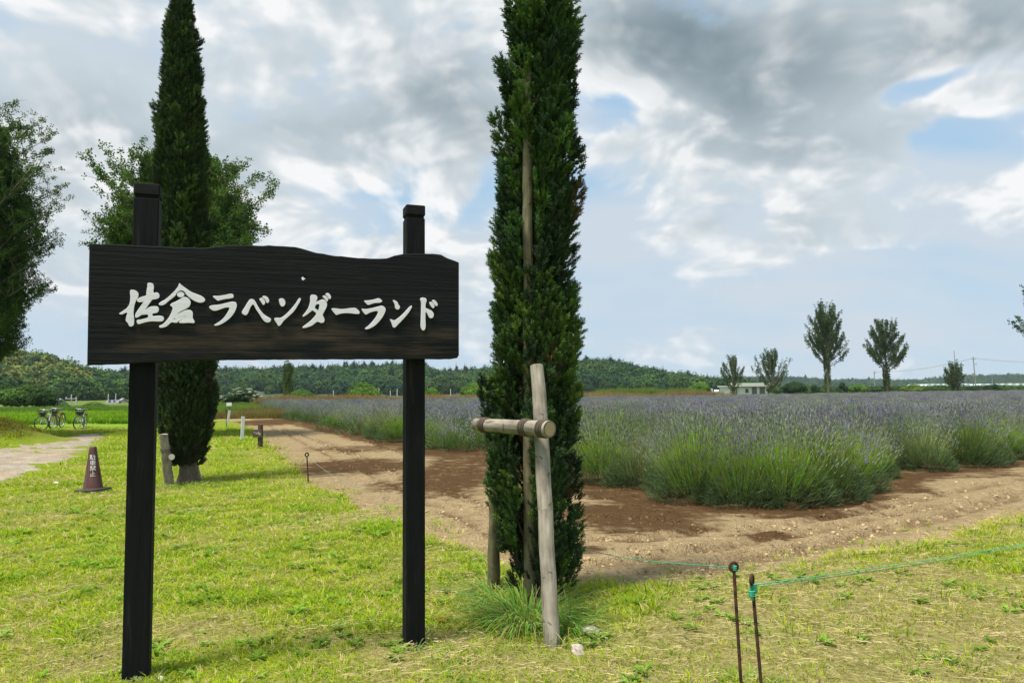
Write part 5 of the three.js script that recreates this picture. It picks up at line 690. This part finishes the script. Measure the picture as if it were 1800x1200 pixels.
// poplars with steep limbs: a bare-ish stem, then an egg of rising branches
function steepPoplar(label, px, pyTop, pyBase, w, depth, { seed, limbs = 46, low = 0.24, clumps = 1500, size = 0.34, skirt = 160, fan = 0, pal = POPR, group }) {
  const r = rng(seed), b = at(px, pyBase, depth); b.y = 0; const H = at(px, pyTop, depth).y, W = w / 1300 * depth / 2, t = thing('poplar_tree', label, 'tree', b, 0, group), wood = [], spots = [];
  part('trunk', tube([V(0, -0.3, 0), V(0.1, H * 0.25, 0), V(0, H * 0.6, 0), V(0.1, H * 0.96, 0)], [0.28, 0.22, 0.12, 0.02], 7), barkMat, t);
  for (let i = 0; i < limbs; i++) {
    const k = (i + r()) / limbs, hs = H * lerp(low, 0.72, k) * (fan ? 0.6 + 0.3 * k : 1), he = Math.min(H * 0.99, hs + H * (0.16 + 0.16 * r() + fan * (0.25 + 0.3 * r()))), u = (he / H - low) / (1 - low), env = W * Math.pow(Math.sin(Math.PI * clamp(0.06 + Math.pow(u, fan ? 1.0 : 0.72) * 0.9)), 0.75) * (0.8 + r() * 0.35), a = i * 2.4 + r();
    const s = V(0, hs, 0), e = V(Math.cos(a) * env, he, Math.sin(a) * env), m = s.clone().lerp(e, 0.5).add(V(Math.cos(a) * env * 0.12, -H * 0.012, Math.sin(a) * env * 0.12));
    wood.push(tube([s, m, e], [0.09, 0.06, 0.015], 4, false)); for (let j = 0; j < 7; j++) { const q = 0.22 + 0.8 * (j + r()) / 7; spots.push([q < 0.5 ? s.clone().lerp(m, q * 2) : m.clone().lerp(e, q * 2 - 1), e.clone().sub(s).normalize()]); }
  }
  part('limbs', mergeGeometries(wood), barkMat, t).userData.kind = 'stuff';
  const list = []; for (let i = 0; i < clumps; i++) { const [p, d] = spots[Math.floor(r() * spots.length)], m = 0.65 + r() * 0.6, s = size * (0.6 + r() * 0.6); list.push({ p: p.clone().addScaledVector(d, r() * H * 0.05).add(V(r() - 0.5, r() - 0.5, r() - 0.5).multiplyScalar(size * 1.3)), q: quatUp(d.clone().add(V(0, 1.2, 0)).normalize(), r() * 6), s: V(s * 0.7, s * 1.7, s * 0.7), c: pal[Math.floor(r() * pal.length)].map((c) => c * m) }); }
  for (let i = 0; i < skirt; i++) { const h = Math.pow(r(), 0.8) * H * (low + 0.12), a = r() * 6.28; list.push({ p: V(Math.cos(a) * 0.4, h, Math.sin(a) * 0.4), q: quatUp(V(Math.cos(a) * 0.4, 1, Math.sin(a) * 0.4).normalize()), s: V(0.26, 0.5, 0.26), c: [[0.12, 0.17, 0.035], [0.09, 0.14, 0.03]][i % 2] }); }
  inst('crown', leafGeo, broadMat, list, t);
}
steepPoplar('tallest egg shaped poplar with leafy stem, right half of the photo', 1456, 532, 692, 66, 132, { seed: 1, limbs: 60, clumps: 2300, low: 0.3 });
steepPoplar('egg shaped poplar right of the tallest one', 1560, 559, 692, 62, 132, { seed: 2, limbs: 44, clumps: 1700, low: 0.3 });
steepPoplar('small slender young tree in front of the white building', 1289, 629, 690, 42, 138, { seed: 3, limbs: 26, clumps: 620, low: 0.2, fan: 0.5, skirt: 40, size: 0.3 });
steepPoplar('open fan shaped young tree right of the white building', 1358, 617, 691, 66, 138, { seed: 4, limbs: 38, clumps: 820, low: 0.16, fan: 0.7, skirt: 50, size: 0.3 });
steepPoplar('small sparse young tree below the bare mast near the right edge', 1680, 636, 689, 32, 132, { seed: 5, limbs: 22, clumps: 420, low: 0.25, fan: 0.4, skirt: 60, size: 0.34 });
steepPoplar('poplar cut off by the right edge of the photo', 1866, 470, 690, 106, 70, { seed: 6, limbs: 60, clumps: 3600, low: 0.28, size: 0.27 });
steepPoplar('slender pale tree standing before the ridge, seen under the sign', 505, 636, 706, 16, 105, { seed: 7, limbs: 26, clumps: 420, low: 0.45, size: 0.3, pal: [[0.13, 0.19, 0.06], [0.1, 0.15, 0.05]] });

// tall grass, reeds and hedges: masses
const reedGeo = (seed, n, w, h, pal, bw) => { const q = rng(seed), t = new Tris(); for (let i = 0; i < n; i++) { const a = q() * 6.283, k = Math.sqrt(q()), l = q() * 0.35; t.blade(V(Math.cos(a) * k * w, -0.05, Math.sin(a) * k * w), V(Math.cos(a) * l, 1, Math.sin(a) * l).normalize(), V(-Math.sin(a * 3), 0, Math.cos(a * 3)), h * (0.6 + q() * 0.5), bw, V((q() - 0.5) * 0.3, -0.12, (q() - 0.5) * 0.3), pal[Math.floor(q() * pal.length)].map((c) => c * (0.7 + q() * 0.6)), 3); } return t.build(); };
const reedMat = leafMat(0.35, { vertexColors: true });
function strip(name, label, cat, geo, pts, depthVar, n, scale, seed) { const r = rng(seed), list = []; for (let i = 0; i < n; i++) { const k = r() * (pts.length - 1), a = pts[Math.floor(k)], b = pts[Math.floor(k) + 1], f = k - Math.floor(k), p = V(lerp(a[0], b[0], f), 0, lerp(a[1], b[1], f) - r() * depthVar), m = 0.75 + r() * 0.5, s = scale * (0.75 + 0.5 * r()) * (0.9 + 0.5 * fbm(p.x * 0.2, p.z * 0.2, 2)); p.y = -0.2; list.push({ p, q: new THREE.Quaternion().setFromAxisAngle(UPV, r() * 6.28), s, c: [m, m, m] }); } tag(inst(name, geo, reedMat, list), label, cat); }
const at2 = (px, py, d) => { const p = at(px, py, d); return [p.x, p.z]; };
const REED = reedGeo(71, 70, 0.7, 1.7, [[0.2, 0.33, 0.045], [0.24, 0.37, 0.05], [0.15, 0.26, 0.04]], 0.05), OCHRE = reedGeo(72, 80, 0.6, 1.25, [[0.30, 0.23, 0.07], [0.24, 0.21, 0.05], [0.20, 0.22, 0.05], [0.36, 0.27, 0.11]], 0.03), TAN = reedGeo(73, 60, 0.7, 1.25, [[0.36, 0.25, 0.10], [0.30, 0.20, 0.07], [0.28, 0.25, 0.08]], 0.05), LIMEG = reedGeo(74, 60, 0.7, 1.5, [[0.15, 0.24, 0.03], [0.19, 0.27, 0.04]], 0.05);
strip('reeds', 'green reed bed behind the rice paddy on the left', 'reeds', REED, [at2(-120, 725, 60), at2(0, 724, 61), at2(120, 722, 62), at2(240, 720, 63), at2(400, 715, 64)], 9, 4200, 0.46, 1);
strip('ochre_grass', 'ochre tall grass closing the far end of the soil strip', 'tall grass', OCHRE, [[-18.8, -45.5], [-16.2, -45.6], [-13.8, -46]], 9, 900, 0.72, 2);
strip('green_grass', 'bright green tall grass behind the ochre grass in the distance', 'tall grass', LIMEG, [at2(300, 712, 72), at2(480, 711, 74), at2(640, 707, 78), at2(800, 700, 84)], 12, 2400, 0.55, 3);
strip('tan_grass', 'tan brown tall grass along the back of the lavender field', 'tall grass', TAN, [[-27, -78], [-14, -82], [0, -86], [14, -89], [27, -92]], 9, 3400, 1.25, 4);
strip('green_grass', 'yellow green rank growth right of the staked cypress, behind the tan grass', 'tall grass', LIMEG, [at2(1060, 690, 150), at2(1150, 690, 152), at2(1240, 690, 155)], 10, 800, 1.5, 5);
strip('meadow_strip', 'yellow green grass strip along the far right edge of the lavender', 'tall grass', reedGeo(75, 50, 0.9, 0.9, [[0.19, 0.25, 0.03], [0.24, 0.27, 0.04]], 0.06), [[27, -91], [50, -111], [82, -144], [130, -144]], 8, 2600, 1.0, 6);
{ const r = rng(99), l = [[], []], pts = [at2(1366, 690, 205), at2(1440, 690, 205), at2(1640, 690, 205), at2(1900, 690, 205)]; for (let i = 0; i < 520; i++) { const k = r() * 3, a = pts[Math.floor(k)], b = pts[Math.floor(k) + 1], f = k - Math.floor(k), s = 0.9 + r() * 0.9, m = 0.7 + r() * 0.6; l[i % 2].push({ p: V(lerp(a[0], b[0], f), s * 0.4, lerp(a[1], b[1], f) - r() * 5), q: new THREE.Quaternion().setFromAxisAngle(UPV, r() * 6.28), s: V(s * 1.3, s * 0.95, s * 1.3), c: [[0.045, 0.09, 0.022], [0.03, 0.065, 0.02], [0.08, 0.14, 0.03]][i % 3].map((c) => c * m) }); }
  const g = new THREE.Group(); g.name = 'hedgerow'; scene.add(g); tag(g, 'long dark hedge along the far side of the field on the right', 'hedge', null, 'stuff'); l.forEach((x, i) => inst('hedge_bushes', CROWNS[i], forestMat, x, g)); }

// ---------------------------------------------------------------- buildings
const wallM = std({ map: texture(256, 128, (u, v) => { const n = fbm(u * 6, v * 4, 4) * 0.12 + fbm(u * 40, v * 2, 2) * 0.06; return [0.66 + n, 0.66 + n, 0.63 + n]; }) }), roofW = std({ color: rgb(0.62, 0.62, 0.58), roughness: 0.6 }), glassM = std({ color: rgb(0.05, 0.055, 0.065), roughness: 0.15 }), shutterM = std({ color: rgb(0.13, 0.12, 0.13), roughness: 0.6 }), frameM = std({ color: rgb(0.5, 0.5, 0.5) });
{ // long low white building
  const d = 200, a = at(1301, 690, d), b = at(1350, 690, d), W = b.x - a.x, Hh = at(1325, 679, d).y, t = thing('storage_building', 'low white building with a pale flat roof among the young trees', 'building', V((a.x + b.x) / 2, 0, -d), 0.05);
  const D = 6, w = part('wall', new THREE.BoxGeometry(W, Hh + 0.3, D).translate(0, (Hh - 0.3) / 2, -D / 2), wallM, t);
  part('roof', new THREE.BoxGeometry(W + 1.4, 0.95, D + 1.4).translate(-0.2, Hh + 0.48, -D / 2 + 0.1), roofW, t); part('eave_board', new THREE.BoxGeometry(W + 1.2, 0.14, D + 1.2).translate(-0.2, Hh - 0.071, -D / 2 + 0.1), std({ color: rgb(0.2, 0.2, 0.2) }), t);
  for (const [px0, px1, h0, h1] of [[1322, 1331, 0.1, 0.9], [1336, 1345.5, 0.1, 0.9]]) { const x0 = at(px0, 690, d).x - t.position.x, x1 = at(px1, 690, d).x - t.position.x; part('shutter', new THREE.BoxGeometry(x1 - x0, Hh * (h1 - h0), 0.06).translate((x0 + x1) / 2, Hh * (h0 + h1) / 2, 0.03), shutterM, t); part('shutter_frame', new THREE.BoxGeometry(x1 - x0 + 0.2, 0.14, 0.1).translate((x0 + x1) / 2, Hh * h1 + 0.07, 0.05), frameM, t); }
  const wx = at(1313, 690, d).x - t.position.x, wn = part('window', new THREE.BoxGeometry(0.85, 1.0, 0.06).translate(wx, Hh * 0.5, 0.03), glassM, t); part('window_frame', mergeGeometries([[0, 0.53, 0.95, 0.06], [0, -0.53, 0.95, 0.06], [-0.45, 0, 0.06, 1.0], [0.45, 0, 0.06, 1.0]].map(([x, y, w, h]) => new THREE.BoxGeometry(w, h, 0.09).translate(wx + x, Hh * 0.5 + y, 0.046))), frameM, wn);
  const l = at(1278, 690, d).x - t.position.x, r = at(1299, 690, d).x - t.position.x; part('side_wing', new THREE.BoxGeometry(r - l, Hh + 0.1, 4).translate((l + r) / 2, Hh / 2 - 0.2, -4.2), wallM, t); part('wing_roof', new THREE.BoxGeometry(r - l + 0.6, 0.3, 4.6).translate((l + r) / 2 - 0.2, Hh + 0.08, -4.2), roofW, t);
}
function house(label, px0, px1, pyEave, pyRidge, depth, turn, roofC, seed) {
  const a = at(px0, 710, depth), b = at(px1, 710, depth), W = b.x - a.x, e = at(px0, pyEave, depth).y, rg = at(px0, pyRidge, depth).y, D = W * 0.8, t = thing('house', label, 'house', V((a.x + b.x) / 2, 0, -depth), turn);
  part('wall', new THREE.BoxGeometry(W, e + 0.3, D).translate(0, (e - 0.3) / 2, 0), wallM, t);
  const s = new THREE.Shape(); s.moveTo(-D / 2 - 0.5, e - 0.1).lineTo(0, rg).lineTo(D / 2 + 0.5, e - 0.1).lineTo(D / 2 + 0.5, e - 0.28).lineTo(0, rg - 0.2).lineTo(-D / 2 - 0.5, e - 0.28).closePath(); part('roof', new THREE.ExtrudeGeometry(s, { depth: W + 0.8, bevelEnabled: false }).translate(0, 0.02, -W / 2 - 0.4).rotateY(Math.PI / 2), std({ color: rgb(...roofC), roughness: 0.5 }), t);
  const gs = new THREE.Shape(); gs.moveTo(-D / 2, e).lineTo(0, rg - 0.28).lineTo(D / 2, e).closePath(); for (const x of [-W / 2 + 0.05, W / 2 - 0.25]) part('gable', new THREE.ExtrudeGeometry(gs, { depth: 0.2, bevelEnabled: false }).rotateY(Math.PI / 2).translate(x, 0, 0), wallM, t);
  for (const x of [-0.25, 0.22]) { const w = part('window', new THREE.BoxGeometry(W * 0.18, 1.1, 0.06).translate(x * W, e * 0.55, D / 2 + 0.03), glassM, t); part('window_frame', new THREE.BoxGeometry(W * 0.2, 0.1, 0.1).translate(x * W, e * 0.55 - 0.6, D / 2 + 0.05), frameM, w); }
}
house('house with pale blue green roof at the foot of the left hill', 89, 109, 708, 700.5, 150, -0.5, [0.36, 0.43, 0.42], 1);
house('house with dark roof beside the left sign post in the distance', 191, 206, 709, 703, 165, 0.2, [0.12, 0.13, 0.15], 2);
house('white gabled house partly hidden by the left sign post', 206, 224, 707, 700, 175, -0.9, [0.30, 0.28, 0.27], 3);
{ // long pale greenhouses by the horizon
  const gm = std({ color: rgb(0.5, 0.55, 0.57), roughness: 0.5 }), gh = (label, x0, x1, d, turn, spans) => { const a = at(x0, 676, d), b = at(x1, 676, d), W = b.x - a.x, t = thing('greenhouse', label, 'greenhouse', V((a.x + b.x) / 2, 0, -d), turn), n = spans; for (let i = 0; i < n; i++) { const s = new THREE.Shape(), w = W / n; s.moveTo(-w / 2, -0.2).lineTo(-w / 2, 3.0).quadraticCurveTo(0, 5.2, w / 2, 3.0).lineTo(w / 2, -0.2).closePath(); const x = -W / 2 + w * (i + 0.5); part('roof_span', new THREE.ExtrudeGeometry(s, { depth: 26, bevelEnabled: false, curveSegments: 6 }).translate(x, 0, -26), gm, t); part('gutter', new THREE.BoxGeometry(0.3, 0.25, 26).translate(x + w / 2 - 0.16, 3.5, -13), frameM, t); } };
  gh('long row of white greenhouses at the right edge below the far hills', 1724, 1880, 520, 0, 12); gh('short white greenhouse behind the hedge under the bare mast', 1691, 1706, 480, 0, 2); gh('white greenhouse left of the sparse young tree, behind the hedge', 1630, 1668, 500, 0, 4);
}
// parked vehicles behind the tan grass
function car(label, px, d, paint, turn, van) {
  const p = at(px, 690, d), t = thing('parked_car', label, 'car', V(p.x, 0.02, -d), turn), s = new THREE.Shape(); (van ? [[-1.7, 0.3], [1.65, 0.3], [1.7, 0.95], [1.3, 1.75], [-1.65, 1.82], [-1.7, 0.9]] : [[-1.8, 0.3], [1.8, 0.3], [1.8, 0.78], [0.95, 0.9], [0.35, 1.42], [-1.0, 1.45], [-1.65, 0.95], [-1.8, 0.85]]).forEach(([x, y], i) => i ? s.lineTo(x, y) : s.moveTo(x, y)); s.closePath();
  part('body', new THREE.ExtrudeGeometry(s, { depth: 1.36, bevelEnabled: true, bevelSize: 0.06, bevelThickness: 0.06, bevelSegments: 2 }).translate(0, 0, -0.68), std({ color: rgb(...paint), roughness: 0.3 }), t);
  for (const z of [-0.745, 0.745]) part('side_window', boxAt(van ? 2.2 : 1.5, 0.4, 0.01, van ? -0.2 : -0.35, van ? 1.4 : 1.15, z), glassM, t);
  for (const x of [-1.05, 1.1]) for (const z of [-0.66, 0.66]) { const w = part('wheel', new THREE.CylinderGeometry(0.3, 0.3, 0.2, 18).rotateX(Math.PI / 2).translate(x, 0.3, z), dark, t); part('rim', new THREE.CylinderGeometry(0.17, 0.17, 0.21, 14).rotateX(Math.PI / 2).translate(x, 0.3, z), steel, w); }
  part('windscreen', boxAt(0.02, 0.5, 1.2, 0, 0, 0).rotateZ(van ? 0.46 : 0.85).translate(van ? 1.56 : 0.72, van ? 1.38 : 1.16, 0), glassM, t);
}
car('white van parked left of the white building, behind the tan grass', 1249, 228, [0.75, 0.75, 0.74], 1.25, true);
car('pale grey car parked beside the white van', 1260, 231, [0.55, 0.56, 0.57], 1.3, false);
// poles and wires
const poleGrey = std({ color: rgb(0.28, 0.27, 0.26), roughness: 0.9 }), concreteM = std({ color: rgb(0.5, 0.5, 0.48) });
function utilityPole(label, px, pyTop, d, { lean = 0, arms = 1, can = false, mat = poleGrey, r = 0.17, group, cat = 'utility pole' }) {
  const p = at(px, 690, d), H = at(px, pyTop, d).y, t = thing('utility_pole', label, cat, V(p.x, 0, -d), 0.25, group);
  part('pole', tube([V(0, -0.3, 0), V(lean * 0.5, H * 0.5, 0), V(lean, H, 0)], [r, r * 0.85, r * 0.65], 8), mat, t);
  for (let i = 0; i < arms; i++) { const y = H - 0.7 - i * 1.6, w = i ? 1.3 : 1.7, a = part('crossarm', new THREE.BoxGeometry(w, 0.14, 0.12).translate(lean + (i ? 0.5 : 0), y, r), mat, t); for (const x of [-0.42, 0.42]) part('insulator', new THREE.CylinderGeometry(0.06, 0.09, 0.24, 8).translate(lean + (i ? 0.5 : 0) + x * w, y + 0.19, r), concreteM, a); }
  if (can) part('transformer', new THREE.CylinderGeometry(0.32, 0.32, 0.9, 14).translate(lean * 0.6 - 0.45, H * 0.5, 0), poleGrey, t);
  return V(p.x + lean, H - 0.5, -d);
}
const w1 = utilityPole('leaning utility pole with a transformer near the right edge', 1717, 627, 240, { lean: -0.55, arms: 2, can: true, r: 0.2 });
utilityPole('bare thin mast rising above the sparse young tree', 1683, 616, 200, { lean: -0.3, arms: 0, r: 0.13, cat: 'mast' });
const w2 = utilityPole('utility pole beside the second tall poplar, far off', 1539, 652, 300, { arms: 1, r: 0.2 });
const w0 = utilityPole('short far utility pole at the right edge, on the far shore', 1746, 657, 420, { arms: 1, r: 0.2 });
const LP = 'pale poles before the ridge', farPole = (label, px, top, d) => utilityPole(label, px, top, d, { arms: 0, mat: concreteM, r: 0.11 });
farPole('pale pole between the slender tree and the round tree', 586, 686, 135); farPole('pale pole just right of the round tree', 666, 682, 140); farPole('short pale pole left of the right sign post', 686, 686, 150); farPole('pale pole touching the right sign post on its left', 698, 683, 150); farPole('pale pole seen between right sign post and cypress', 792, 683, 150);
utilityPole('pale utility pole right of the blue green roof', 125, 693, 120, { arms: 1, mat: concreteM, r: 0.11 }); farPole('thin pale pole next to the utility pole on the left', 134, 698, 125); farPole('pale pole left of the dark roofed house', 190, 692, 140); farPole('pale pole between the two houses by the left sign post', 203, 691, 140);
const wire = (a, b, s, r) => tube([...Array(13).keys()].map((i) => { const t = i / 12; return a.clone().lerp(b, t).add(V(0, -s * 4 * t * (1 - t), 0)); }), r, 4, false);
tag(part('power_line', mergeGeometries([wire(w2, w1, 1.2, 0.035), wire(w2.clone().add(V(0.5, 0.2, 0)), w1.clone().add(V(0.5, 0.2, 0)), 1.2, 0.03)]), poleGrey), 'faint power line between the far pole and the leaning pole', 'power line');
tag(part('power_line', mergeGeometries([wire(w1, at(1900, 634, 260), 1.0, 0.035), wire(w1.clone().add(V(0.5, 0.2, 0)), at(1900, 632, 262), 1.0, 0.03)]), poleGrey), 'faint power line running off to the right edge', 'power line');
renderer.render(scene, camera);
